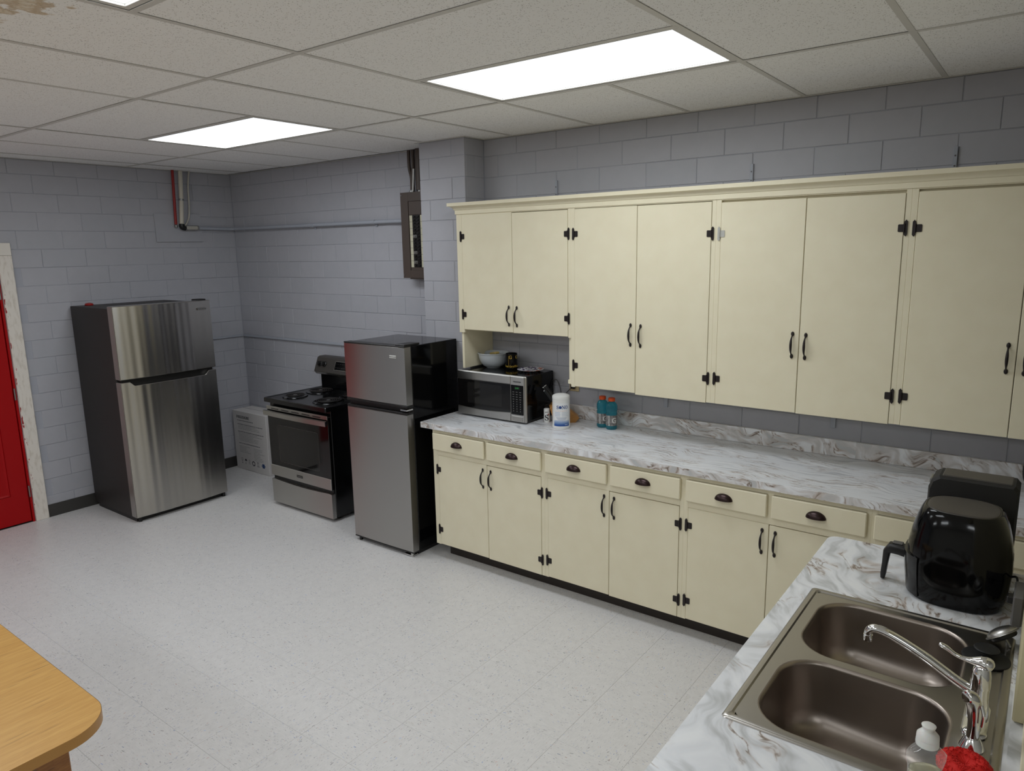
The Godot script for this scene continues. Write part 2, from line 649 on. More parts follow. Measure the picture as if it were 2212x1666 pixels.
# ---------------------------------------------------------------- the room
func blocks(wall: Node3D, origin: Vector3, along: Vector3, out: Vector3, from: float, to: float, pitch: float, odd: float, even: float, row0: int, row1: int, skip: Callable) -> void:
	# courses of painted blocks: each block is a piece of its own, a little proud and uneven
	var turn := Basis(along, Vector3.UP, along.cross(Vector3.UP))
	for i in range(row0, row1 + 1):
		var y0 := maxf(0.169 + 0.1378 * i, 0.0)
		var y1 := minf(0.169 + 0.1378 * (i + 1), CEIL)
		if y1 - y0 < 0.02:
			continue
		var s := (odd if i % 2 != 0 else even)
		s -= ceilf((s - from) / pitch) * pitch
		while s < to - 0.001:
			var a := maxf(s, from)
			var b := minf(s + pitch, to)
			s += pitch
			if b - a < 0.012:
				continue
			var mid := (a + b) * 0.5
			var ym := (y0 + y1) * 0.5
			if skip.call(mid, ym):
				continue
			var gap := 0.0030
			var o := part(wall, "block", box(snappedf(b - a, 0.0005) - gap, snappedf(y1 - y0, 0.0005) - gap, 0.03, 0.0022), M[["block_paint", "block_paint_2", "block_paint_3"][rng.randi() % 3]])
			var proud := rng.randf_range(-0.0012, 0.0014)
			o.transform = Transform3D(turn * Basis.from_euler(Vector3(rng.randf_range(-0.004, 0.004), rng.randf_range(-0.002, 0.002), rng.randf_range(-0.0012, 0.0012))), origin + along * mid + Vector3(0, ym, 0) + out * (proud - 0.015) - wall.position)

func room() -> void:
	var never := func(_a: float, _y: float) -> bool: return false
	# wall with the red door, at x = 0; blocks stand out to x = 0, the mortar lies 3 mm behind
	add_span(Vector3(-0.2, -0.1, -0.2), Vector3(-0.003, 2.9, 1.925))
	add_span(Vector3(-0.2, 2.058, 1.925), Vector3(-0.003, 2.9, 2.835))
	add_span(Vector3(-0.2, -0.1, 2.835), Vector3(-0.003, 2.9, 7.0))
	add_span(Vector3(-0.25, -0.1, 1.6), Vector3(-0.2, 2.9, 3.1))
	var left := struct("wall_left", done(), M.mortar_paint)
	blocks(left, Vector3.ZERO, Vector3(0, 0, 1), Vector3(1, 0, 0), STOVE_WALL, 3.6, 0.3175, 0.0345, 0.19, -2, 18, func(z: float, y: float) -> bool: return z > 1.80 and z < 2.95 and y < 2.09 or (z > 2.9 and y > 2.3))
	# wall behind the stove and the cabinets
	add_span(Vector3(-0.2, -0.1, -0.25), Vector3(2.7, 2.9, STOVE_WALL - 0.003))
	var back := struct("wall_back", done(), M.mortar_paint)
	add_span(Vector3(2.7, -0.1, -0.25), Vector3(7.2, 2.9, -0.003))
	var cab := struct("wall_cabinets", done(), M.mortar_paint)
	blocks(back, Vector3(0, 0, STOVE_WALL), Vector3(1, 0, 0), Vector3(0, 0, 1), 0.0, 2.655, 0.3175, 0.165, 0.0, -2, 18, never)
	blocks(cab, Vector3(0, 0, 0), Vector3(1, 0, 0), Vector3(0, 0, 1), 3.067, 7.2, 0.311, 4.739, 4.585, 6, 18, func(_x: float, y: float) -> bool: return y > 1.52 and y < 2.15)
	# pilaster
	add_span(Vector3(2.658, -0.1, -0.03), Vector3(3.063, 2.9, 0.197))
	var pil := struct("wall_pilaster", done(), M.mortar_paint)
	blocks(pil, Vector3(0, 0, 0.2), Vector3(1, 0, 0), Vector3(0, 0, 1), 2.655, 3.066, 0.4, 2.745, 2.95, -2, 18, never)
	blocks(pil, Vector3(3.066, 0, 0), Vector3(0, 0, -1), Vector3(1, 0, 0), -0.185, 0.0, 0.4, -0.1, -0.3, 14, 18, never)
	blocks(pil, Vector3(2.655, 0, 0), Vector3(0, 0, 1), Vector3(-1, 0, 0), STOVE_WALL, 0.185, 0.4, 0.1, 0.3, -2, 18, never)
	# the rest of the room, behind the camera
	add_span(Vector3(-0.2, -0.1, 7.0), Vector3(7.4, 2.9, 7.2))
	struct("wall_front", done(), M.plain_wall)
	add_span(Vector3(7.2, -0.1, -0.25), Vector3(7.4, 2.9, 7.0))
	struct("wall_right", done(), M.plain_wall)
	# partition with a pass-through behind the sink
	add_span(Vector3(6.262, TOP + 0.001, 1.26), Vector3(6.40, 2.757, 2.06), 0.004)
	add_span(Vector3(6.30, 0, 1.26), Vector3(6.40, 0.925, 3.3))
	add_span(Vector3(6.262, 2.1, 2.06), Vector3(6.40, 2.757, 3.3))
	struct("wall_partition", done(20.0), M.partition)
	add_span(Vector3(6.2845, 0.925, 2.062), Vector3(6.46, 0.948, 3.3), 0.002)
	struct("trim_1", done(20.0), M.cream)
	# door in the left wall: casing, frame, panelled leaf, hinges
	var door := Node3D.new()
	door.name = "door_1"
	add_child(door)
	door.set_meta("kind", "structure")
	door.set_meta("label", "red panelled door in a chipped white frame")
	for z in [1.875, 2.885]:
		uv_from = Vector3(0, 2.054, z - 0.046)
		add_span(Vector3(0.0, 0.0, z - 0.046), Vector3(0.018, 2.054, z + 0.046), 0.003)
		part(door, "casing", done(20.0), M.casing_paint)
	add_span(Vector3(0.0, 2.055, 1.829), Vector3(0.018, 2.147, 2.931), 0.003)
	part(door, "casing", done(20.0), M.white_paint)
	for z in [1.932, 2.828]:
		add_span(Vector3(-0.12, 0, z - 0.0075), Vector3(0.004, 2.05, z + 0.0075), 0.001)
		part(door, "jamb", done(20.0), M.red_door)
	add_span(Vector3(-0.12, 2.04, 1.925), Vector3(0.004, 2.056, 2.835), 0.001)
	part(door, "jamb", done(20.0), M.red_door)
	# leaf with four raised panels
	add_span(Vector3(-0.05, 0.008, 1.944), Vector3(-0.008, 2.034, 2.818), 0.002)
	var leaf := part(door, "leaf", done(20.0), M.red_door)
	for r in [[0.236, 0.80], [0.98, 1.88]]:
		for c in [[2.06, 2.34], [2.43, 2.71]]:
			var ring := func(g: float, x: float) -> PackedVector3Array:
				return PackedVector3Array([Vector3(x, r[0] + g, c[0] + g), Vector3(x, r[0] + g, c[1] - g), Vector3(x, r[1] - g, c[1] - g), Vector3(x, r[1] - g, c[0] + g)])
			add_rings([ring.call(0.0, -0.009), ring.call(0.008, -0.001), ring.call(0.02, -0.0062), ring.call(0.045, -0.0062), ring.call(0.06, -0.002)], true, true)
			part(leaf, "panel", done(20.0), M.red_door)
	for y in [0.25, 1.02, 1.78]:
		add_tube([Vector3(0.008, y - 0.045, 1.938), Vector3(0.008, y + 0.045, 1.938)], 0.006, 8)
		part(leaf, "hinge", done(), M.dull_metal)
	# rubber base along the left wall
	add_span(Vector3(0.0005, 0.0, STOVE_WALL), Vector3(0.006, 0.102, 1.826), 0.002)
	struct("baseboard_left", done(20.0), M.baseboard)
	add_span(Vector3(0.01, 0.0, STOVE_WALL + 0.0005), Vector3(2.65, 0.102, STOVE_WALL + 0.006), 0.002)
	struct("baseboard_back", done(20.0), M.baseboard)

func floor_tiles() -> void:
	add_span(Vector3(-0.2, -0.12, -0.25), Vector3(7.4, -0.003, 7.2))
	var f := struct("floor", done(), M.seam)
	var cells := []
	var cam := Vector3(6.2475, 2.03355, 3.93754)
	for i in range(-12, 13):
		for j in range(-8, 17):
			var x0 := maxf(3.5327 + i * 0.3048, 0.0)
			var x1 := minf(3.5327 + (i + 1) * 0.3048, 7.2)
			var z0 := maxf(2.2976 + j * 0.3048, STOVE_WALL)
			var z1 := minf(2.2976 + (j + 1) * 0.3048, 7.0)
			if x1 - x0 < 0.02 or z1 - z0 < 0.02:
				continue
			var c := Vector3((x0 + x1) * 0.5, 0, (z0 + z1) * 0.5)
			var d := c - cam
			var fwd := d.dot(Vector3(-0.59255165, -0.18620874, -0.78371477))
			var u := d.dot(Vector3(0.79959107, -0.01801749, -0.60027451)) / maxf(fwd, 0.01) * 1552.9 + 1106.0
			var v := d.dot(Vector3(0.09765579, -0.98234499, 0.15956715)) / maxf(fwd, 0.01) * 1552.9 + 833.0
			var seen := fwd > 0.2 and u > -120 and u < 2330 and v < 1850 and not (c.x > 3.1 and c.z < 0.5) and not (c.x > 5.75) and not (c.x < 0.62 and c.z > 0.85 and c.z < 1.4)
			cells.append({"c": c, "w": x1 - x0, "d": z1 - z0, "odd": (i + j + 40) % 2, "far": d.length() if seen else 1000.0 + d.length()})
	cells.sort_custom(func(a, b): return a.far < b.far)
	var whole := box(0.3043, 0.006, 0.3043, 0.0005)
	var rest := []
	for k in cells.size():
		var s = cells[k]
		if k >= 290 or s.far > 999.0:
			rest.append(s)
			continue
		var full: bool = s.w > 0.304 and s.d > 0.304
		var o := part(f, "tile", whole if full else box(snappedf(s.w, 0.001) - 0.0006, 0.006, snappedf(s.d, 0.001) - 0.0006, 0.0006), M["floor_tile_%d" % (rng.randi() % 6)], s.c + Vector3(0, -0.003, 0))
		if full:
			o.rotation.y = (PI / 2 if s.odd else 0.0) + (PI if rng.randf() < 0.5 else 0.0)
	for s in rest:
		add_box(s.c + Vector3(0, -0.003, 0), Vector3(s.w - 0.0006, 0.006, s.d - 0.0006), 0.0)
	var o := part(f, "far_tiles", done(20.0), M.floor_tile_0)
	o.set_meta("kind", "stuff")

func ceiling() -> void:
	add_span(Vector3(-0.2, 2.86, -0.25), Vector3(7.4, 3.0, 7.2))
	var c := struct("ceiling", done(), M.slab)
	var xs := []
	for k in range(-7, 7):
		xs.append(3.9271 + 0.6096 * k)
	var zs := [0.0, 0.916, 2.135, 3.354, 4.573, 5.792, 7.0]
	var tile := func(x0: float, x1: float, z0: float, z1: float, along_x: bool) -> void:
		x0 = maxf(x0, 0.0); x1 = minf(x1, 7.2)
		if x1 - x0 < 0.05:
			return
		var w := snappedf((z1 - z0) if along_x else (x1 - x0), 0.001) - 0.008
		var d := snappedf((x1 - x0) if along_x else (z1 - z0), 0.001) - 0.008
		var stained := absf(x0 - 3.3175) < 0.01 and absf(z0 - 2.135) < 0.01
		uv_from = Vector3(-w * 0.5, 0, -d * 0.5)
		var key := "tile %.3f %.3f" % [w, d]
		if not cache.has(key):
			add_box(Vector3.ZERO, Vector3(w, 0.015, d), 0.001)
			cache[key] = done(20.0)
		uv_from = Vector3.ZERO
		var o := part(c, "ceiling_tile", cache[key], M.ceiling_tile_2 if stained else M["ceiling_tile_%d" % (rng.randi() % 2)], Vector3((x0 + x1) * 0.5, CEIL + 0.0095 + rng.randf_range(-0.001, 0.001), (z0 + z1) * 0.5))
		o.rotation.y = (PI / 2 if along_x else 0.0) + (PI if (rng.randf() < 0.5 and not stained) else 0.0)
	var tee := func(a: Vector3, b: Vector3) -> void:
		var l := (b - a).length()
		var key := "tee %.3f" % l
		if not cache.has(key):
			add_box(Vector3.ZERO, Vector3(l, 0.0016, 0.0238), 0.0005)
			add_box(Vector3(0, 0.018, 0), Vector3(l, 0.034, 0.0016), 0.0)
			cache[key] = done(20.0)
		part(c, "tee", cache[key], M.tee, (a + b) * 0.5, Vector3(0, 0.0 if absf(b.x - a.x) > absf(b.z - a.z) else PI / 2, 0))
	for b in 6:
		var z0: float = zs[b]
		var z1: float = zs[b + 1]
		# the cells with lamps are 4 ft by 4 ft: lamp in one half, a cross tile in the other
		var k := 0
		while k < xs.size() - 1:
			var lamp_cell: bool = (b == 1 or b == 2 or b == 4) and (k == 3 or k == 7 or (k == 11 and b == 4))
			var xa: float = xs[k]
			if lamp_cell:
				var xb: float = xs[k + 2]
				var zm := z0 + 0.6096
				if b == 1:
					tile.call(xa, xb, zm, z1, true)
				else:
					tile.call(xa, xb, z0, zm, true)
				tee.call(Vector3(xa, CEIL, zm), Vector3(xb, CEIL, zm))
				k += 2
			else:
				tile.call(xa, xs[k + 1], z0, z1, false)
				k += 1
			if xs[k] < 7.2:
				tee.call(Vector3(xs[k], CEIL + 0.0003, z0 + 0.012), Vector3(xs[k], CEIL + 0.0003, z1 - 0.012))
		if b > 0:
			for q in 6:
				tee.call(Vector3(q * 1.2, CEIL, z0), Vector3(q * 1.2 + 1.2, CEIL, z0))
	# wall angle
	add_span(Vector3(0.0005, CEIL - 0.001, STOVE_WALL), Vector3(0.022, CEIL + 0.001, 7.0))
	add_span(Vector3(0.0, CEIL - 0.0012, STOVE_WALL + 0.0005), Vector3(2.655, CEIL + 0.0008, STOVE_WALL + 0.022))
	add_span(Vector3(3.067, CEIL - 0.001, 0.0005), Vector3(7.2, CEIL + 0.001, 0.022))
	add_span(Vector3(2.635, CEIL - 0.001, 0.2005), Vector3(3.085, CEIL + 0.001, 0.222))
	add_span(Vector3(3.0665, CEIL - 0.0011, 0.0), Vector3(3.085, CEIL + 0.0009, 0.2))
	part(c, "wall_angle", done(20.0), M.tee)

func ceiling_lights() -> void:
	var spots := [[3.9271, 0.916, "long bright ceiling panel over the counter, above the cream cabinets"], [1.4887, 0.916, "bright ceiling panel over the stove, farthest from the camera"], [3.9271, 2.7446, "bright ceiling panel cut off by the top left edge of the picture"], [1.4887, 2.7446, "bright ceiling panel near the red door, out of the picture to the left"], [1.4887, 5.1826, "added ceiling panel behind the oak table, out of the picture"], [3.9271, 5.1826, "added ceiling panel behind the camera, out of the picture"], [6.3655, 5.1826, "added ceiling panel behind and to the right of the camera, out of the picture"]]  # last three panels are added out of view to lift ceiling and lower cabinets
	for s in spots:
		var n := spots.find(s)
		var x0: float = s[0]
		var z0: float = s[1]
		var t := thing("ceiling_light", s[2], "ceiling light", Vector3(x0 + 0.6096, CEIL, z0 + 0.3048), 0.0, "flat panels set in the ceiling grid")
		var hx := 0.5965
		var hz := 0.2925
		for k in [[Vector3(-hx, 0.002, -hz), Vector3(hx, 0.016, -hz + 0.022)], [Vector3(-hx, 0.002, hz - 0.022), Vector3(hx, 0.016, hz)], [Vector3(-hx, 0.002, -hz + 0.022), Vector3(-hx + 0.022, 0.016, hz - 0.022)], [Vector3(hx - 0.022, 0.002, -hz + 0.022), Vector3(hx, 0.016, hz - 0.022)]]:
			add_span(k[0], k[1], 0.001)
		part(t, "frame", done(20.0), M.tee)
		add_box(Vector3(0, 0.0125, 0), Vector3(2 * hx - 0.046, 0.005, 2 * hz - 0.046), 0.0)
		part(t, "diffuser", done(20.0), M.diffuser)
		var l := AreaLight3D.new()
		l.name = "glow"
		l.area_size = Vector2(2 * hx - 0.05, 2 * hz - 0.05)
		l.area_normalize_energy = true
		l.light_energy = 1.2 if n < 2 else (1.1 if n < 4 else 1.8)  # the added rear panels run brighter, as fill on the cabinet fronts
		l.light_color = Color(0.965, 0.985, 1.0)
		l.area_range = 14.0
		l.area_attenuation = 2.0
		l.shadow_enabled = true
		t.add_child(l)
		l.position = Vector3(0, 0.0085, 0)
		l.rotation.x = -PI / 2

# ---------------------------------------------------------------- joinery
func pull_mesh() -> ArrayMesh:
	# upright bow handle: spade ends on the door, a thicker grip standing off it; facing +z
	if not cache.has("pull"):
		for s in [-1.0, 1.0]:
			var f := T.size()
			var rings := []
			for i in 7:
				var a := PI * (i / 6.0)
				rings.append(circle(Vector3(0, s * (0.055 - 0.012 * cos(a)), 0.003), Vector3(0.0075 * sin(a) + 0.0002, 0, 0), Vector3(0, 0, 0.0035 * sin(a) + 0.0002), 10))
			add_rings(rings)
		add_tube(smooth_path([Vector3(0, -0.05, 0.004), Vector3(0, -0.041, 0.014), Vector3(0, -0.026, 0.024), Vector3(0, 0, 0.027), Vector3(0, 0.026, 0.024), Vector3(0, 0.041, 0.014), Vector3(0, 0.05, 0.004)], 3), [0.0042, 0.004, 0.0036, 0.0034, 0.0036, 0.0042, 0.005, 0.0058, 0.0063, 0.0065, 0.0063, 0.0058, 0.005, 0.0042, 0.0036, 0.0034, 0.0036, 0.004, 0.0042], 8)
		cache.pull = done(50.0)
	return cache.pull

func cup_mesh() -> ArrayMesh:
	# half-round cup pull, open below; facing +z
	if not cache.has("cup"):
		var outer := []
		for i in 15:
			var th := PI * i / 14.0
			var r := PackedVector3Array()
			for j in 8:
				var ph := PI * 0.5 * j / 7.0
				r.append(Vector3(-0.045 * cos(th), -0.012 + 0.033 * sin(th) * cos(ph), 0.001 + 0.027 * sin(th) * sin(ph)))
			# back edge under the lip closes the shell
			r.append(Vector3(-0.041 * cos(th), -0.012 + 0.002 * sin(th), 0.022 * sin(th) + 0.001))
			r.append(Vector3(-0.041 * cos(th), -0.010 + 0.026 * sin(th), 0.003))
			outer.append(r)
		add_rings(outer, false, false, false)
		cache.cup = done(60.0)
	return cache.cup

func hinge_mesh(s: float) -> ArrayMesh:
	# leaf on the door to the side s, pointed strip with the knuckle on the frame
	var key := "hinge %.0f" % s
	if not cache.has(key):
		var leaf := round_rect(s * 0.0185, 0, 0.0125, 0.0165, 0.004, 3)
		add_prism(leaf, 0.0, 0.003, 2)
		add_prism(PackedVector2Array([Vector2(-0.0065, -0.028), Vector2(0, -0.036), Vector2(0.0065, -0.028), Vector2(0.0065, 0.028), Vector2(0, 0.036), Vector2(-0.0065, 0.028)]), 0.0, 0.003, 2)
		add_tube([Vector3(s * 0.0055, -0.019, 0.004), Vector3(s * 0.0055, 0.019, 0.004)], 0.0042, 8)
		add_tube([Vector3(0, 0.030, 0.003), Vector3(0, 0.030, 0.0045)], 0.002, 6)
		add_tube([Vector3(0, -0.030, 0.003), Vector3(0, -0.030, 0.0045)], 0.002, 6)
		cache[key] = done(40.0)
	return cache[key]

func cabinet_door(unit: Node3D, x0: float, x1: float, y0: float, y1: float, z: float, hinge_left: bool, handle_y: float, hinge_y: Array, bare := -1) -> void:
	var g := 0.0014
	var d := part(unit, "door", box(snappedf(x1 - x0 - 2 * g, 0.0005), snappedf(y1 - y0 - g, 0.0005), 0.019, 0.0018), M.cream, Vector3((x0 + x1) * 0.5, (y0 + y1) * 0.5, z - 0.0065))
	var s := -1.0 if hinge_left else 1.0
	var half := (x1 - x0) * 0.5
	part(d, "handle", pull_mesh(), M.bronze, Vector3(-s * (half - 0.031), handle_y - (y0 + y1) * 0.5, 0.0096), Vector3.ZERO, "black iron bow handle")
	for i in hinge_y.size():
		part(d, "hinge", hinge_mesh(-s), M.bare_hinge if bare == i else M.bronze, Vector3(s * (half + 0.0075), hinge_y[i] - (y0 + y1) * 0.5, 0.0096), Vector3.ZERO, "bare metal hinge with the black paint gone" if bare == i else "black iron hinge")

func base_cabinets() -> void:
	# units of two doors under two drawers; the face stands at z = 0.62
	var places := ["beside the narrow fridge", "second from the narrow fridge", "behind the corner of the sink counter", "hidden behind the air fryer"]
	for n in 4:
		var x0: float = [3.082, 3.965, 4.830, 5.700][n]
		var x1: float = [3.965, 4.830, 5.700, 6.560][n]
		var l: float = [3.124, 3.989, 4.853, 5.722][n]
		var mid: float = [3.534, 4.396, 5.262, 6.130][n]
		var r: float = [3.941, 4.807, 5.678, 6.537][n]
		var u := thing("base_cabinet", "cream base cabinet with two drawers over two doors, " + places[n], "cabinet", Vector3.ZERO, 0.0, "cream base cabinets under the marbled worktop")
		add_span(Vector3(x0, 0.102, 0.03), Vector3(x1, 0.896, 0.5995))
		part(u, "carcass", done(), M.cream)
		# face frame: stiles, top rail, rail under the drawers, stub between the drawers
		add_span(Vector3(x0, 0.104, 0.6), Vector3(l, 0.897, 0.62), 0.001)
		add_span(Vector3(r, 0.104, 0.6), Vector3(x1, 0.897, 0.62), 0.001)
		add_span(Vector3(l, 0.872, 0.6), Vector3(r, 0.897, 0.62))
		add_span(Vector3(l, 0.7225, 0.6), Vector3(r, 0.764, 0.62))
		add_span(Vector3(mid - 0.014, 0.764, 0.6), Vector3(mid + 0.014, 0.872, 0.62))
		part(u, "face_frame", done(20.0), M.cream)
		var dr := [[x0 + 0.013, mid - 0.012], [mid + 0.010, x1 - 0.017]]
		for d in dr:
			var w: float = d[1] - d[0]
			var f := part(u, "drawer_front", box(snappedf(w, 0.001), 0.112, 0.019, 0.004), M.cream, Vector3((d[0] + d[1]) * 0.5, 0.816, 0.6305))
			part(f, "cup_pull", cup_mesh(), M.cup_bronze, Vector3(-0.004, 0.002, 0.0095), Vector3.ZERO, "dark bronze cup pull")
		cabinet_door(u, l, mid, 0.108, 0.7225, 0.62, true, 0.632, [0.627, 0.212])
		cabinet_door(u, mid, r, 0.104, 0.7195, 0.62, false, 0.630, [0.625, 0.204])
		add_span(Vector3(x0 + (0.03 if n == 0 else 0.0), 0.0, 0.03), Vector3(x1, 0.103, 0.52))
		part(u, "toe_kick", done(), M.kick)

func upper_cabinets() -> void:
	var places := ["shorter one over the microwave", "with tall doors over the blue drink bottles", "with one bare metal hinge", "at the right edge of the picture"]
	for n in 4:
		var x0: float = [3.082, 3.960, 4.832, 5.708][n]
		var x1: float = [3.960, 4.832, 5.708, 6.580][n]
		var l: float = [3.126, 3.986, 4.857, 5.733][n]
		var mid: float = [3.533, 4.388, 5.270, 6.142][n]
		var r: float = [3.940, 4.809, 5.686, 6.560][n]
		var low := 1.507 if n == 0 else 1.211
		var u := thing("wall_cabinet", "cream wall cabinet with two flat doors, " + places[n], "cabinet", Vector3.ZERO, 0.0, "cream wall cabinets over the worktop")
		add_span(Vector3(x0, low + 0.004, 0.002), Vector3(x1, 2.284, 0.2995))
		part(u, "carcass", done(), M.cream)
		add_span(Vector3(x0, low - (0.012 if n == 0 else 0.0), 0.3), Vector3(l, 2.284, 0.32), 0.001)
		add_span(Vector3(r, low, 0.3), Vector3(x1, 2.284, 0.32), 0.001)
		add_span(Vector3(l, 2.257, 0.3), Vector3(r, 2.284, 0.32))
		part(u, "face_frame", done(20.0), M.cream)
		if n == 0:
			# the open niche under this unit: a side at each end
			add_span(Vector3(3.092, 1.252, 0.002), Vector3(3.110, low + 0.004, 0.309), 0.001)
			part(u, "niche_side", done(20.0), M.cream)
			add_span(Vector3(3.938, 1.232, 0.002), Vector3(3.959, low + 0.004, 0.306), 0.001)
			add_span(Vector3(3.933, 1.226, 0.28), Vector3(3.960, 1.250, 0.312), 0.001)
			part(u, "niche_side", done(20.0), M.cream)
			cabinet_door(u, l, mid, 1.516, 2.259, 0.32, true, 1.62, [2.120, 1.616])
			cabinet_door(u, mid, r, 1.513, 2.2535, 0.32, false, 1.618, [2.116, 1.622])
		else:
			var t: Array = [[], [2.255, 2.2535], [2.2465, 2.2445], [2.2475, 2.2485]][n]
			var b: Array = [[], [1.2165, 1.208], [1.210, 1.2075], [1.2095, 1.2085]][n]
			cabinet_door(u, l, mid, b[0], t[0], 0.32, true, 1.548, [2.114 if n == 1 else 2.092, 1.345], 0 if n == 2 else -1)
			cabinet_door(u, mid, r, b[1], t[1], 0.32, false, 1.545, [2.094, 1.342])
	# crown along the whole run
	var rings := []
	var prof := [[0.3195, 2.262], [0.3255, 2.262], [0.3255, 2.286], [0.330, 2.289], [0.334, 2.298], [0.343, 2.307], [0.352, 2.311], [0.362, 2.3125], [0.362, 2.333], [0.30, 2.333]]
	for p in prof:
		# the moulding turns the corner at the pilaster end
		var o: float = p[0] - 0.32
		rings.append(PackedVector3Array([Vector3(3.082 - maxf(o, 0.0), p[1], 0.202), Vector3(3.082 - maxf(o, 0.0), p[1], p[0]), Vector3(6.58, p[1], p[0])]))
	add_rings(rings, false, false, false)
	add_span(Vector3(3.05, 2.3125, 0.203), Vector3(6.58, 2.3328, 0.355))
	add_span(Vector3(3.083, 2.3125, 0.002), Vector3(6.58, 2.3328, 0.203))
	single("crown_moulding", done(30.0), M.cream, "long cream crown moulding along the tops of the wall cabinets", "moulding")

func worktop() -> void:
	var t := thing("worktop", "long white and brown marbled laminate worktop along the back wall", "worktop")
	uv_from = Vector3(3.0, 0, 0)
	add_prism(PackedVector2Array([Vector2(3.002, 0.205), Vector2(3.068, 0.205), Vector2(3.068, 0.003), Vector2(6.58, 0.003), Vector2(6.58, 0.643), Vector2(3.002, 0.643)]), 0.898, TOP, 1)
	part(t, "slab", done(20.0), M.marble_streaks)
	uv_from = Vector3(3.0, 0.9, 0)
	for s in [[3.0, 4.27], [4.2705, 6.58]]:
		add_span(Vector3(s[0], 0.8975, 0.6433), Vector3(s[1], TOP - 0.0006, 0.6455), 0.0004)
	part(t, "edge_strip", done(20.0), M.marble_edge)
	uv_from = Vector3(0.2, 0.9, 0)
	add_span(Vector3(2.9995, 0.8975, 0.206), Vector3(3.0017, TOP - 0.0006, 0.643), 0.0004)
	part(t, "edge_strip", done(20.0), M.marble_edge)
	uv_from = Vector3(3.4, 1.12, 0)
	for s in [[3.07, 4.218], [4.2188, 6.58]]:
		add_span(Vector3(s[0], TOP + 0.0006, 0.002), Vector3(s[1], 1.024, 0.021), 0.0015)
	single("backsplash", done(20.0), M.marble_edge, "low brown veined laminate backsplash strip behind the long worktop", "backsplash")

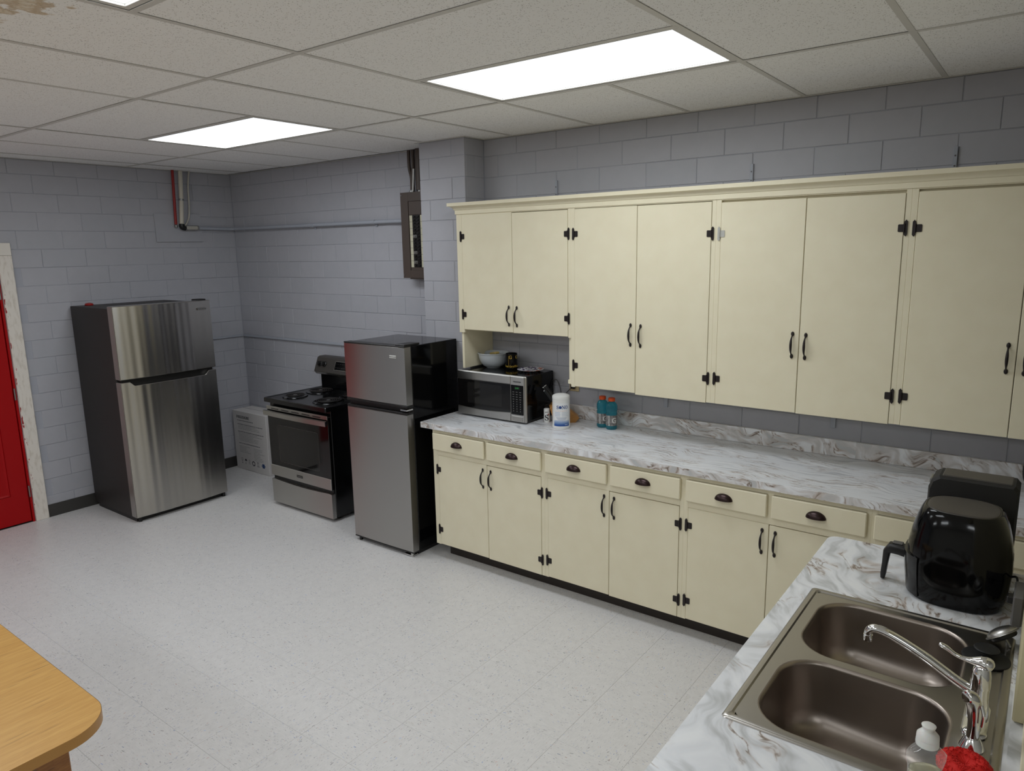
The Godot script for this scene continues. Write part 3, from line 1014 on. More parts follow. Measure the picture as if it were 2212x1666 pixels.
func sink_run() -> void:
	# base under the sink: faces the room (-x); doors and a false front
	var c := thing("sink_cabinet", "cream base cabinet under the sink counter", "cabinet")
	for s in [[Vector3(5.69, 0.10, 1.17), Vector3(6.29, 0.897, 1.19)], [Vector3(5.69, 0.10, 3.26), Vector3(6.29, 0.897, 3.28)], [Vector3(5.69, 0.10, 1.19), Vector3(6.29, 0.12, 3.26)], [Vector3(6.27, 0.12, 1.19), Vector3(6.29, 0.7, 3.26)]]:
		add_span(s[0], s[1])
	part(c, "carcass", done(), M.cream)
	add_span(Vector3(5.675, 0.70, 1.17), Vector3(5.69, 0.897, 3.28), 0.001)
	part(c, "face_frame", done(20.0), M.cream)
	for k in 4:
		var z := 1.175 + k * 0.526
		var d := part(c, "door", box(0.018, 0.59, 0.52, 0.0015), M.cream, Vector3(5.680, 0.402, z + 0.262))
		part(d, "handle", pull_mesh(), M.bronze, Vector3(-0.009, 0.2, 0.22 if k % 2 == 0 else -0.22), Vector3(0, -PI / 2, 0))
	add_span(Vector3(5.76, 0, 1.18), Vector3(6.27, 0.10, 3.26))
	part(c, "toe_kick", done(), M.kick)
	# counter with the cut-out
	var t := thing("sink_counter", "white and brown veined laminate counter holding the sink, rounded far corner", "worktop")
	uv_from = Vector3(5.6, 0, 1.1)
	var p := PackedVector2Array([Vector2(6.30, 1.135), Vector2(6.30, 1.66), Vector2(5.645, 1.66)])
	for i in 9:
		var a := PI + PI * 0.5 * i / 8.0
		p.append(Vector2(5.685, 1.175) + Vector2(cos(a), sin(a)) * 0.04)
	add_prism(p, 0.898, TOP, 1)
	add_span(Vector3(5.645, 0.898, 1.66), Vector3(5.735, TOP, 2.395))
	add_span(Vector3(6.225, 0.898, 1.66), Vector3(6.30, TOP, 2.395))
	add_span(Vector3(5.645, 0.898, 2.395), Vector3(6.2835, TOP, 3.30))
	part(t, "slab", turned_uv(done(20.0)), M.marble_veins)
	# sink
	var s := thing("kitchen_sink", "double bowl stainless steel sink set in the veined counter", "sink")
	var hx := 0.272
	var hz := 0.4015
	var mx := 5.98
	var mz := 2.0265
	var y := TOP + 0.0005
	var rim := []
	for r in [[0.0, 0.0], [0.003, 0.0035], [0.008, 0.0048], [0.017, 0.0048], [0.021, 0.0012], [0.025, 0.0012]]:
		rim.append(flat_ring(round_rect(mx, mz, hx - r[0], hz - r[0], 0.012, 7), y + r[1]))
	add_rings(rim, false, false)
	upward()
	part(s, "rim", done(40.0), M.sink_steel)
	var deck := y + 0.0012
	var bowls := [[5.757, 6.154, 1.668, 2.026], [5.757, 6.154, 2.052, 2.402]]
	var cells := [[5.733, 6.165, 1.650, 2.039], [5.733, 6.165, 2.039, 2.403]]
	for k in 2:
		var b: Array = bowls[k]
		var cell: Array = cells[k]
		var bz1: float = minf(b[3], 2.398)
		var cx: float = (b[0] + b[1]) * 0.5
		var cz: float = (b[2] + bz1) * 0.5
		var bx: float = (b[1] - b[0]) * 0.5
		var bz: float = (bz1 - b[2]) * 0.5
		var hole := round_rect(cx, cz, bx, bz, 0.105, 9)
		var frame := round_rect((cell[0] + cell[1]) * 0.5, (cell[2] + cell[3]) * 0.5, (cell[1] - cell[0]) * 0.5, (cell[3] - cell[2]) * 0.5, 0.0005, 9)
		add_rings([flat_ring(frame, deck), flat_ring(hole, deck)], false, false)
		upward()
		if k == 0:
			# ledge that carries the tap
			quad(Vector3(6.165, deck, 1.650), Vector3(6.227, deck, 1.650), Vector3(6.227, deck, 2.403), Vector3(6.165, deck, 2.403))
			upward()
			for f in [[6.174, 6.176], [6.2185, 6.2205]]:
				add_span(Vector3(f[0], deck, 1.665), Vector3(f[1], deck + 0.0012, 2.39))
		part(s, "deck", done(30.0), M.sink_steel)
		var rings := []
		for q in [[0.0, 0.0], [0.003, 0.0006], [0.007, 0.003], [0.010, 0.009], [0.014, 0.06], [0.020, 0.13], [0.030, 0.158], [0.048, 0.172], [0.075, 0.178], [0.13, 0.182]]:
			rings.append(flat_ring(round_rect(cx, cz, bx - q[0], bz - q[0], maxf(0.105 - q[0] * 0.8, 0.012), 9), deck - q[1]))
		add_rings(rings, false, false)
		fan(rings[rings.size() - 1], true)
		inward(Vector3(cx, deck - 0.05, cz))
		part(s, "bowl", done(50.0), M.sink_bowl)
		add_lathe(Vector3(cx, deck - 0.1825, cz), [[0.0, 0.002], [0.018, 0.002], [0.024, 0.0005], [0.034, 0.0016], [0.043, 0.0022], [0.045, 0.0], [0.0, -0.001]], 24)
		part(s, "drain", done(40.0), M.chrome)

func upward() -> void:
	for i in range(0, T.size(), 3):
		var f := (T[i + 2] - T[i]).cross(T[i + 1] - T[i])
		if f.y < 0.0:
			var k := T[i + 1]
			T[i + 1] = T[i + 2]
			T[i + 2] = k

func inward(c: Vector3) -> void:
	for i in range(0, T.size(), 3):
		var f := (T[i + 2] - T[i]).cross(T[i + 1] - T[i])
		if f.dot(c - T[i]) < 0.0:
			var k := T[i + 1]
			T[i + 1] = T[i + 2]
			T[i + 2] = k

func turned_uv(m: ArrayMesh) -> ArrayMesh:
	# run the print along z
	var a := m.surface_get_arrays(0)
	var uv: PackedVector2Array = a[Mesh.ARRAY_TEX_UV]
	for i in uv.size():
		uv[i] = Vector2(uv[i].y, uv[i].x)
	a[Mesh.ARRAY_TEX_UV] = uv
	var o := ArrayMesh.new()
	o.add_surface_from_arrays(Mesh.PRIMITIVE_TRIANGLES, a)
	return o

# ---------------------------------------------------------------- appliances
func big_fridge() -> void:
	# stands against the left wall and faces +x
	var t := thing("refrigerator", "large stainless steel top-freezer refrigerator with dark grey sides, by the red door", "refrigerator")
	add_span(Vector3(0.03, 0.035, 0.722), Vector3(0.668, 1.655, 1.484), 0.004)
	part(t, "body", done(20.0), M.fridge_grey)
	add_span(Vector3(0.06, 0.0, 0.735), Vector3(0.70, 0.036, 1.47))
	part(t, "plinth", done(), M.black)
	# doors: dark liners with bowed steel skins
	var skin := func(y0: float, y1: float, notch: bool) -> ArrayMesh:
		var n := 60
		var pts := []
		for i in n + 1:
			var f := float(i) / n
			var z := lerpf(0.722, 1.486, f)
			var x := 0.746 + 0.015 * (1.0 - pow(absf(f * 2.0 - 1.0), 2.2))
			# sheet steel is never quite flat
			x += 0.00055 * sin(z * 47.0 + y0 * 3.0) + 0.00035 * sin(z * 103.0 + 1.7 + y0) + 0.0009 * sin(z * 19.0 + 2.2)
			var top := y1
			if notch:
				top = y1 - 0.032 * clampf((0.5 - absf(f - 0.5) - 0.085) / 0.04, 0.0, 1.0)
			pts.append([x, z, top])
		var rings := []
		for p in pts:
			rings.append(PackedVector3Array([Vector3(0.672, y0, p[1]), Vector3(p[0] - 0.004, y0, p[1]), Vector3(p[0], y0 + 0.004, p[1]), Vector3(p[0], p[2] - 0.004, p[1]), Vector3(p[0] - 0.004, p[2], p[1]), Vector3(0.672, p[2], p[1])]))
		add_rings(rings)
		return done(30.0)
	var up := part(t, "freezer_door", skin.call(1.124, 1.673, false), M.steel)
	var lo := part(t, "fridge_door", skin.call(0.042, 1.104, true), M.steel)
	add_span(Vector3(0.66, 1.03, 0.735), Vector3(0.715, 1.126, 1.47))
	part(lo, "handle_pocket", done(), M.black)
	for d in [[0.045, 1.10, lo], [1.127, 1.67, up]]:
		add_span(Vector3(0.668, d[0], 1.4862), Vector3(0.738, d[1], 1.4885))
		part(d[2], "side_trim", done(), M.steel_plain)
	add_span(Vector3(0.61, 1.656, 0.725), Vector3(0.70, 1.682, 0.80), 0.004)
	part(t, "hinge_cover", done(20.0), M.black)
	add_span(Vector3(0.757, 1.598, 0.768), Vector3(0.7628, 1.618, 0.838), 0.0008)
	var badge := part(up, "badge", done(20.0), M.steel_plain)
	part(badge, "lettering", words("FRIGIDAIRE", 0.010), M.ink, Vector3(0.7631, 1.608, 0.803), Vector3(0, PI / 2, 0))
	for z in [0.74, 1.45]:
		add_tube([Vector3(0.71, 0.0, z), Vector3(0.71, 0.036, z)], 0.014, 10)
		part(t, "foot", done(), M.black)
	add_lathe(Vector3(0.10, 1.6552, 1.37), [[0.0, 0.0], [0.03, 0.0], [0.032, 0.006], [0.026, 0.016], [0.008, 0.02], [0.0, 0.02]], 16)
	single("jar_lid", done(), M.pipe_red, "small dark red lid lying on top of the large refrigerator", "lid")

func stove() -> void:
	var t := thing("stove", "black and stainless electric coil range with oven, between the refrigerators", "stove")
	add_span(Vector3(1.245, 0.03, 0.0), Vector3(2.0, 0.872, 0.575), 0.003)
	part(t, "body", done(20.0), M.black_enamel)
	for x in [1.30, 1.95]:
		for z in [0.08, 0.52]:
			add_tube([Vector3(x, 0, z), Vector3(x, 0.035, z)], 0.016, 8)
			part(t, "foot", done(), M.black)
	# cooktop: a pan with a raised edge
	var rings := []
	for r in [[0.0, 0.868], [0.0, 0.896], [0.004, 0.902], [0.012, 0.902], [0.02, 0.897], [0.05, 0.897]]:
		rings.append(flat_ring(round_rect(1.6205, 0.322, 0.3865 - r[0], 0.304 - r[0], 0.012, 4), r[1]))
	add_rings(rings)
	var top := part(t, "cooktop", done(35.0), M.black_enamel)
	var n := 0
	for b in [[1.415, 0.452, 0.078], [1.425, 0.205, 0.098], [1.815, 0.440, 0.098], [1.815, 0.205, 0.078]]:
		var c := Vector3(b[0], 0.897, b[1])
		var r: float = b[2]
		add_lathe(c, [[r * 0.2, 0.0005], [r * 0.85, 0.0008], [r + 0.006, 0.006], [r + 0.018, 0.0075], [r + 0.022, 0.0035], [r + 0.024, 0.0], [r * 0.2, -0.001]], 32)
		var burner := part(top, "drip_pan", done(40.0), M.black_gloss)
		var path := []
		var turns := 4 if r < 0.09 else 5
		for i in turns * 20 + 1:
			var a := TAU * i / 20.0
			var q := lerpf(0.022, r, float(i) / (turns * 20))
			path.append(c + Vector3(cos(a) * q, 0.013, sin(a) * q))
		add_tube(path, 0.0037, 6)
		part(burner, "coil", done(50.0), M.coil)
		add_lathe(c, [[0.0, 0.0155], [0.014, 0.0155], [0.018, 0.013], [0.018, 0.009], [0.0, 0.009]], 16)
		part(burner, "medallion", done(40.0), M.dull_metal)
		n += 1
	# oven door
	add_span(Vector3(1.245, 0.256, 0.578), Vector3(2.0, 0.826, 0.606), 0.003)
	var door := part(t, "oven_door", done(20.0), M.oven_glass)
	add_span(Vector3(1.246, 0.256, 0.6065), Vector3(1.999, 0.345, 0.6125), 0.002)
	part(door, "lower_band", done(20.0), M.steel_fine)
	add_prism(round_rect(1.6205, 0.536, 0.248, 0.150, 0.02, 4), 0.6062, 0.6072, 2)
	part(door, "window", done(20.0), M.oven_window)
	add_prism(round_rect(1.6205, 0.536, 0.252, 0.154, 0.022, 4), 0.6058, 0.6067, 2)
	part(door, "window_frame", done(20.0), M.dark_grey)
	# vent strip and flat handle
	add_span(Vector3(1.245, 0.806, 0.606), Vector3(2.0, 0.836, 0.612), 0.001)
	var vent := part(door, "vent_strip", done(20.0), M.steel_fine)
	for k in 5:
		add_span(Vector3(1.31 + k * 0.13, 0.815, 0.6118), Vector3(1.405 + k * 0.13, 0.822, 0.6126))
		part(vent, "slot", done(), M.black)
	var h := []
	for i in 13:
		var f := i / 12.0
		var x := lerpf(1.235, 2.008, f)
		var z := 0.638 + 0.012 * (1.0 - pow(absf(2.0 * f - 1.0), 2.0))
		h.append(PackedVector3Array([Vector3(x, 0.764, z - 0.016), Vector3(x, 0.762, z), Vector3(x, 0.799, z + 0.002), Vector3(x, 0.802, z - 0.014)]))
	add_rings(h)
	var handle := part(door, "handle", done(30.0), M.steel_fine)
	for x in [1.262, 1.978]:
		add_span(Vector3(x - 0.017, 0.770, 0.606), Vector3(x + 0.017, 0.798, 0.636), 0.002)
		part(handle, "bracket", done(20.0), M.black)
	add_span(Vector3(1.583, 0.291, 0.6127), Vector3(1.655, 0.311, 0.6142), 0.0005)
	var badge := part(door, "badge", done(20.0), M.black)
	part(badge, "lettering", words("FRIGIDAIRE", 0.0075), M.steel_plain, Vector3(1.619, 0.301, 0.6146))
	# drawer with a bowed finger gap above
	var outline := PackedVector2Array([Vector2(1.247, 0.028), Vector2(1.998, 0.028), Vector2(1.998, 0.222)])
	for i in 15:
		var f := i / 14.0
		outline.append(Vector2(lerpf(1.97, 1.275, f), 0.226 - 0.012 * sin(PI * f)))
	outline.append(Vector2(1.247, 0.222))
	add_prism(outline, 0.578, 0.612, 2)
	part(t, "storage_drawer", done(20.0), M.steel_fine)
	add_span(Vector3(1.25, 0.18, 0.56), Vector3(1.995, 0.262, 0.59))
	part(t, "drawer_gap", done(), M.black)
	# backguard
	add_span(Vector3(1.262, 0.897, 0.0), Vector3(1.98, 1.05, 0.065), 0.004)
	var back := part(t, "backguard", done(20.0), M.black_enamel)
	var s := PackedVector2Array([Vector2(-0.005, 1.02), Vector2(0.10, 1.02), Vector2(0.122, 1.045), Vector2(0.075, 1.158), Vector2(0.055, 1.168), Vector2(-0.005, 1.168)])
	add_prism(s, 1.248, 1.994, 0)
	var con := part(back, "control_housing", done(20.0), M.dark_grey)
	var slope := Vector3(-0.394, 0, 0)
	for k in [[1.305, 1.108], [1.362, 1.108], [1.88, 1.108], [1.937, 1.108]]:
		var y: float = k[1]
		var z := lerpf(0.122, 0.075, (y - 1.045) / 0.113)
		add_lathe(Vector3.ZERO, [[0.0, 0.0], [0.024, 0.0], [0.024, 0.006], [0.019, 0.01], [0.017, 0.026], [0.0, 0.027]], 18)
		add_box(Vector3(0, 0.027, 0), Vector3(0.007, 0.012, 0.036), 0.002)
		part(con, "knob", done(35.0), M.black, Vector3(k[0], y, z), Vector3(PI / 2 - 0.394, 0, 0))
	var bezel := part(con, "display_bezel", box(0.252, 0.08, 0.004, 0.001), M.steel_plain, Vector3(1.62, 1.105, 0.0985), slope)
	var disp := part(bezel, "display", box(0.238, 0.068, 0.004, 0.001), M.black_gloss, Vector3(0, 0, 0.001))
	for r in 2:
		for c in 9:
			part(disp, "marking", box(0.009, 0.0026, 0.0004), M.dull_metal, Vector3(-0.1 + c * 0.025, 0.016 - r * 0.032, 0.0023))
	part(con, "trim_strip", box(0.74, 0.024, 0.003, 0.001), M.steel_fine, Vector3(1.621, 1.034, 0.1135), Vector3(0.72, 0, 0))

func small_fridge() -> void:
	# narrow fridge, turned a little towards the room
	var t := thing("narrow_refrigerator", "narrow stainless steel refrigerator with black sides, next to the cream base cabinets", "refrigerator", Vector3(2.668, 0, 0.455), deg_to_rad(0.4))
	add_span(Vector3(-0.285, 0.03, -0.245), Vector3(0.287, 1.432, 0.205), 0.004)
	part(t, "body", done(20.0), M.black_gloss)
	add_span(Vector3(-0.27, 0.0, -0.2), Vector3(0.27, 0.032, 0.2))
	part(t, "plinth", done(), M.black)
	var skin := func(y0: float, y1: float) -> ArrayMesh:
		var rings := []
		for i in 15:
			var f := i / 14.0
			var x := lerpf(-0.287, 0.289, f)
			var z := 0.268 + 0.004 * (1.0 - pow(absf(2.0 * f - 1.0), 2.0))
			rings.append(PackedVector3Array([Vector3(x, y0, 0.212), Vector3(x, y0, z - 0.003), Vector3(x, y0 + 0.003, z), Vector3(x, y1 - 0.003, z), Vector3(x, y1, z - 0.003), Vector3(x, y1, 0.212)]))
		add_rings(rings)
		return done(30.0)
	var up := part(t, "freezer_door", skin.call(1.047, 1.428), M.steel_fine)
	var lo := part(t, "fridge_door", skin.call(0.036, 0.985), M.steel_fine)
	for d in [[1.428, 1.436, up], [0.986, 1.0, lo], [1.03, 1.046, up], [0.028, 0.036, lo]]:
		add_span(Vector3(-0.289, d[0], 0.208), Vector3(0.291, d[1], 0.270), 0.002)
		part(d[2], "edge_cap", done(20.0), M.black)
	add_span(Vector3(-0.284, 0.99, 0.20), Vector3(0.284, 1.04, 0.245))
	part(lo, "handle_channel", done(), M.black)
	add_span(Vector3(0.235, 1.012, 0.215), Vector3(0.293, 1.022, 0.276), 0.002)
	part(t, "hinge", done(20.0), M.chrome)
	add_span(Vector3(0.20, 0.006, 0.215), Vector3(0.28, 0.014, 0.268), 0.002)
	part(t, "hinge", done(20.0), M.chrome)
	for x in [-0.25, 0.262]:
		add_tube([Vector3(x, 0.0, 0.25), Vector3(x, 0.03, 0.25)], 0.011, 10)
		part(t, "foot", done(), M.white_plastic if x > 0 else M.black)
	add_span(Vector3(0.2, 1.433, 0.12), Vector3(0.285, 1.446, 0.262), 0.003)
	part(t, "hinge_cover", done(20.0), M.black)
	add_span(Vector3(0.155, 1.355, 0.2705), Vector3(0.215, 1.372, 0.2735), 0.0006)
	var badge := part(up, "badge", done(20.0), M.white_plastic)
	part(badge, "lettering", words("FRIGIDAIRE", 0.008), M.dull_metal, Vector3(0.185, 1.3635, 0.2738))

func microwave() -> void:
	var t := thing("microwave", "stainless and black countertop microwave oven beside the white wipes canister", "microwave", Vector3(3.357, TOP, 0.19))
	add_span(Vector3(-0.279, 0.012, -0.165), Vector3(0.279, 0.306, 0.138), 0.005)
	part(t, "body", done(20.0), M.black_gloss)
	for x in [-0.24, 0.24]:
		for z in [-0.13, 0.11]:
			add_tube([Vector3(x, 0, z), Vector3(x, 0.014, z)], 0.012, 8)
			part(t, "foot", done(), M.black)
	add_span(Vector3(-0.285, 0.010, 0.138), Vector3(0.285, 0.310, 0.158), 0.006)
	var front := part(t, "front_frame", done(20.0), M.steel_plain)
	# door glass with a sagging lower edge
	var o := PackedVector2Array([Vector2(-0.280, 0.252), Vector2(0.162, 0.252)])
	for i in 13:
		var f := i / 12.0
		o.append(Vector2(lerpf(0.162, -0.280, f), 0.069 - 0.010 * sin(PI * f)))
	add_prism(o, 0.1575, 0.1605, 2)
	var glass := part(front, "door_glass", done(20.0), M.oven_glass)
	add_prism(round_rect(-0.05, 0.165, 0.145, 0.07, 0.01, 3), 0.1600, 0.1610, 2)
	part(glass, "window_mesh", done(20.0), M.oven_window)
	add_span(Vector3(-0.281, 0.256, 0.1575), Vector3(0.163, 0.3055, 0.1622), 0.002)
	part(front, "top_band", done(20.0), M.steel_fine)
	var b := PackedVector2Array([Vector2(-0.281, 0.014), Vector2(0.163, 0.014)])
	for i in 13:
		var f := i / 12.0
		b.append(Vector2(lerpf(0.163, -0.281, f), 0.066 - 0.010 * sin(PI * f)))
	add_prism(b, 0.1575, 0.1625, 2)
	part(front, "lower_band", done(20.0), M.steel_fine)
	add_span(Vector3(0.166, 0.014, 0.1575), Vector3(0.272, 0.3055, 0.1618), 0.002)
	var panel := part(front, "control_panel", done(20.0), M.steel_fine)
	add_span(Vector3(0.170, 0.060, 0.1615), Vector3(0.268, 0.252, 0.1635), 0.0008)
	var pad := part(panel, "keypad", done(20.0), M.black_gloss)
	add_span(Vector3(0.196, 0.224, 0.1632), Vector3(0.244, 0.242, 0.1642), 0.0003)
	part(pad, "display", done(20.0), M.display)
	part(pad, "clock_digits", words("2:01", 0.011, true), M.digits, Vector3(0.220, 0.233, 0.1645))
	for r in 9:
		for c in 3:
			var w := 0.014 if r < 4 else 0.005
			part(pad, "key_mark", box(w, 0.0035 if r < 4 else 0.006, 0.0004), M.dull_metal, Vector3(0.190 + c * 0.027, 0.207 - r * 0.0155, 0.1637))
	add_span(Vector3(0.176, 0.020, 0.1615), Vector3(0.262, 0.050, 0.1635), 0.0012)
	part(panel, "open_button", done(20.0), M.steel_plain)
	part(panel, "lettering", words("FRIGIDAIRE", 0.008), M.ink, Vector3(0.219, 0.273, 0.1622))
	# side vents
	for k in 4:
		add_span(Vector3(0.2788, 0.05 + k * 0.012, -0.11), Vector3(0.2798, 0.054 + k * 0.012, -0.06))
		part(t, "vent", done(), M.dark_grey)
	add_tube(smooth_path([Vector3(0.25, 0.20, -0.166), Vector3(0.292, 0.245, -0.174), Vector3(0.318, 0.20, -0.178), Vector3(0.34, 0.14, -0.178), Vector3(0.40, 0.19, -0.176), Vector3(0.42, 0.205, -0.172)], 5), 0.0028, 6)
	part(t, "power_cord", done(50.0), M.grey_plastic)

func wall_services() -> void:
	# access cover on the left wall
	add_prism(PackedVector2Array([Vector2(0.300, 2.152), Vector2(0.722, 2.150), Vector2(0.724, 2.390), Vector2(0.300, 2.394)]), 0.0015, 0.013, 0)
	single("access_cover", done(20.0), M.block_paint_2, "grey painted square cover plate on the wall above the large refrigerator", "cover plate")
	add_tube([Vector3(0.055, CEIL - 0.001, 0.545), Vector3(0.03, 2.30, 0.547)], 0.0115, 12)
	var red := thing("red_pipe", "thin red pipe coming down from the ceiling in the far corner", "pipe")
	part(red, "tube", done(50.0), M.pipe_red)
	add_lathe(Vector3(0.030, 2.272, 0.547), [[0.0, 0.0], [0.010, 0.0], [0.013, 0.006], [0.013, 0.022], [0.0, 0.026]], 12)
	part(red, "end_cap", done(40.0), M.dull_metal)
	add_tube([Vector3(0.05, CEIL - 0.001, 0.473), Vector3(0.045, 2.51, 0.484), Vector3(0.040, 2.296, 0.500)], 0.0185, 14)
	var wh := thing("white_pipe", "white pipe beside the red pipe, ending in a black elbow", "pipe")
	part(wh, "tube", done(50.0), M.pipe_white)
	add_tube([Vector3(0.046, 2.520, 0.4835), Vector3(0.045, 2.505, 0.4845)], 0.0215, 14)
	part(wh, "strap", done(40.0), M.dull_metal)
	add_tube(smooth_path([Vector3(0.040, 2.305, 0.4995), Vector3(0.040, 2.276, 0.498), Vector3(0.038, 2.268, 0.47)], 4), 0.022, 12)
	part(wh, "elbow", done(50.0), M.black)
	# conduit: body, flexible tail, long run round the corner to the breaker panel
	var c := thing("conduit", "grey painted conduit run from the far corner to the breaker panel", "conduit")
	add_prism(round_rect(0.412, 2.272, 0.068, 0.021, 0.015, 4), 0.012, 0.052, 0)
	var body := part(c, "conduit_body", done(30.0), M.dull_metal)
	add_prism(round_rect(0.412, 2.272, 0.052, 0.014, 0.010, 4), 0.0515, 0.0545, 0)
	part(body, "cover", done(30.0), M.flex)
	add_tube(smooth_path([Vector3(0.045, CEIL - 0.001, 0.390), Vector3(0.035, 2.62, 0.405), Vector3(0.032, 2.47, 0.410), Vector3(0.034, 2.36, 0.425), Vector3(0.036, 2.29, 0.465)], 5), 0.0085, 8)
	part(c, "flexible_tail", done(50.0), M.flex)
	add_tube([Vector3(0.030, 2.270, 0.346), Vector3(0.030, 2.266, 0.06), Vector3(0.034, 2.266, 0.02), Vector3(0.05, 2.266, -0.002), Vector3(0.09, 2.266, -0.005), Vector3(1.2, 2.262, -0.005), Vector3(2.12, 2.260, -0.005), Vector3(2.25, 2.258, 0.006), Vector3(2.305, 2.258, 0.016)], 0.0145, 10)
	part(c, "run", done(50.0), M.conduit)
	for x in [1.20, 1.95]:
		add_span(Vector3(x - 0.011, 2.228, -0.033), Vector3(x + 0.011, 2.2465, -0.026), 0.001)
		add_tube([Vector3(x - 0.011, 2.261, -0.005), Vector3(x + 0.011, 2.261, -0.005)], 0.0168, 10)
		part(c, "strap", done(30.0), M.conduit)
	# surface raceway lower down, on both walls
	var r := thing("raceway", "slim grey painted surface raceway along the wall behind the stove", "raceway")
	add_span(Vector3(0.02, 1.256, STOVE_WALL + 0.0015), Vector3(2.654, 1.275, STOVE_WALL + 0.017), 0.003)
	part(r, "channel", done(20.0), M.conduit)
	add_span(Vector3(0.0015, 1.256, STOVE_WALL + 0.018), Vector3(0.017, 1.275, 0.719), 0.003)
	single("raceway", done(20.0), M.conduit, "short grey painted raceway on the wall right beside the large refrigerator", "raceway")
	# breaker panel beside the pilaster
	var p := thing("breaker_panel", "brown breaker panel with its door missing, beside the pilaster", "breaker panel")
	add_span(Vector3(2.375, 1.828, -0.033), Vector3(2.652, 2.45, 0.052))
	part(p, "box", done(20.0), M.panel_brown)
	# cover: a frame round the opening
	for s in [[Vector3(2.312, 1.836, 0.052), Vector3(2.388, 2.456, 0.058)], [Vector3(2.388, 2.392, 0.052), Vector3(2.653, 2.456, 0.058)], [Vector3(2.388, 1.836, 0.052), Vector3(2.653, 1.892, 0.058)], [Vector3(2.535, 1.892, 0.052), Vector3(2.653, 2.392, 0.058)]]:
		add_span(s[0], s[1], 0.001)
	part(p, "cover", done(20.0), M.panel_brown)
	for y in [1.858, 2.436]:
		add_tube([Vector3(2.324, y, 0.0575), Vector3(2.324, y, 0.061)], 0.004, 8)
		part(p, "screw", done(), M.dull_metal)
	add_span(Vector3(2.392, 2.295, 0.050), Vector3(2.533, 2.390, 0.0555), 0.001)
	part(p, "blank_plate", done(20.0), M.panel_brown)
	for k in 2:
		var x: float = [2.396, 2.503][k]
		for i in 8:
			add_span(Vector3(x, 1.916 + i * 0.047, 0.050), Vector3(x + 0.027, 1.961 + i * 0.047, 0.0545))
			part(p, "circuit_label", done(), M.paper)
	for i in 16:
		var silver: bool = i in [1, 4, 9]
		for k in 2:
			var x: float = [2.427, 2.4645][k]
			var y := 1.917 + i * 0.0235
			add_span(Vector3(x, y, 0.046), Vector3(x + 0.036, y + 0.022, 0.058), 0.001)
			add_span(Vector3(x + 0.010, y + 0.006, 0.058), Vector3(x + 0.028, y + 0.016, 0.066), 0.001)
			part(p, "breaker", done(20.0), M.dull_metal if silver and k == 0 else M.black)
	for q in [[2.362, 2.366, 0.016], [2.402, 2.378, 0.017]]:
		add_tube(smooth_path([Vector3(q[0], CEIL - 0.001, 0.0), Vector3(q[0], 2.64, 0.0), Vector3(q[1] + 0.018, 2.56, 0.003), Vector3(q[1] + 0.02, 2.47, 0.006)], 4), q[2] * 0.8, 10)
		part(p, "riser", done(50.0), M.panel_brown)
	add_tube([Vector3(2.470, CEIL - 0.001, 0.004), Vector3(2.470, 2.47, 0.004)], 0.031, 14)
	part(p, "riser", done(50.0), M.panel_brown)
	add_tube([Vector3(2.434, 2.62, 0.03), Vector3(2.420, 2.465, 0.03)], 0.006, 8)
	part(p, "wire", done(50.0), M.white_plastic)
	for x in [2.386, 2.400, 2.470]:
		add_lathe(Vector3(x, 2.45, 0.01), [[0.0, 0.0], [0.016, 0.0], [0.016, 0.02], [0.012, 0.026], [0.0, 0.026]], 10)
		part(p, "fitting", done(40.0), M.dull_metal)
	# slotted shelf standards on the cabinet wall
	var spots := [[3.656, "above the left end of the crown moulding"], [4.895, "above the middle of the crown moulding"], [5.822, "above the right end of the crown moulding"]]
	for s in spots:
		var o := thing("shelf_standard", "short grey painted metal strip on the wall " + s[1], "shelf bracket", Vector3(s[0], 2.25, 0.0), 0.0, "painted shelf standards on the block wall")
		add_span(Vector3(-0.008, 0.0, 0.0015), Vector3(0.008, 0.205, 0.012), 0.001)
		part(o, "strip", done(20.0), M.conduit)
		for i in 4:
			add_tube([Vector3(0, 0.03 + i * 0.045, 0.0118), Vector3(0, 0.03 + i * 0.045, 0.0135)], 0.004, 8)
			part(o, "screw", done(), M.grey_plastic)
	for s in [[4.435, "between the drink bottles and the right edge"], [5.38, "under the cabinet with the bare hinge"]]:
		add_span(Vector3(s[0] - 0.012, 1.083, 0.0015), Vector3(s[0] + 0.012, 1.205, 0.012), 0.001)
		single("bracket_tail", done(20.0), M.conduit, "grey painted strip end below the wall cabinets, " + s[1], "bracket")
	# socket under the cabinet end
	var k := thing("wall_socket", "beige wall socket half hidden under the tall wall cabinet", "socket", Vector3(3.785, 1.165, 0.0))
	add_box(Vector3(0, 0, 0.004), Vector3(0.072, 0.105, 0.006), 0.002)
	part(k, "plate", done(20.0), M.outlet)
	add_box(Vector3(-0.002, -0.02, 0.018), Vector3(0.03, 0.026, 0.024), 0.004)
	part(k, "plug", done(20.0), M.black)

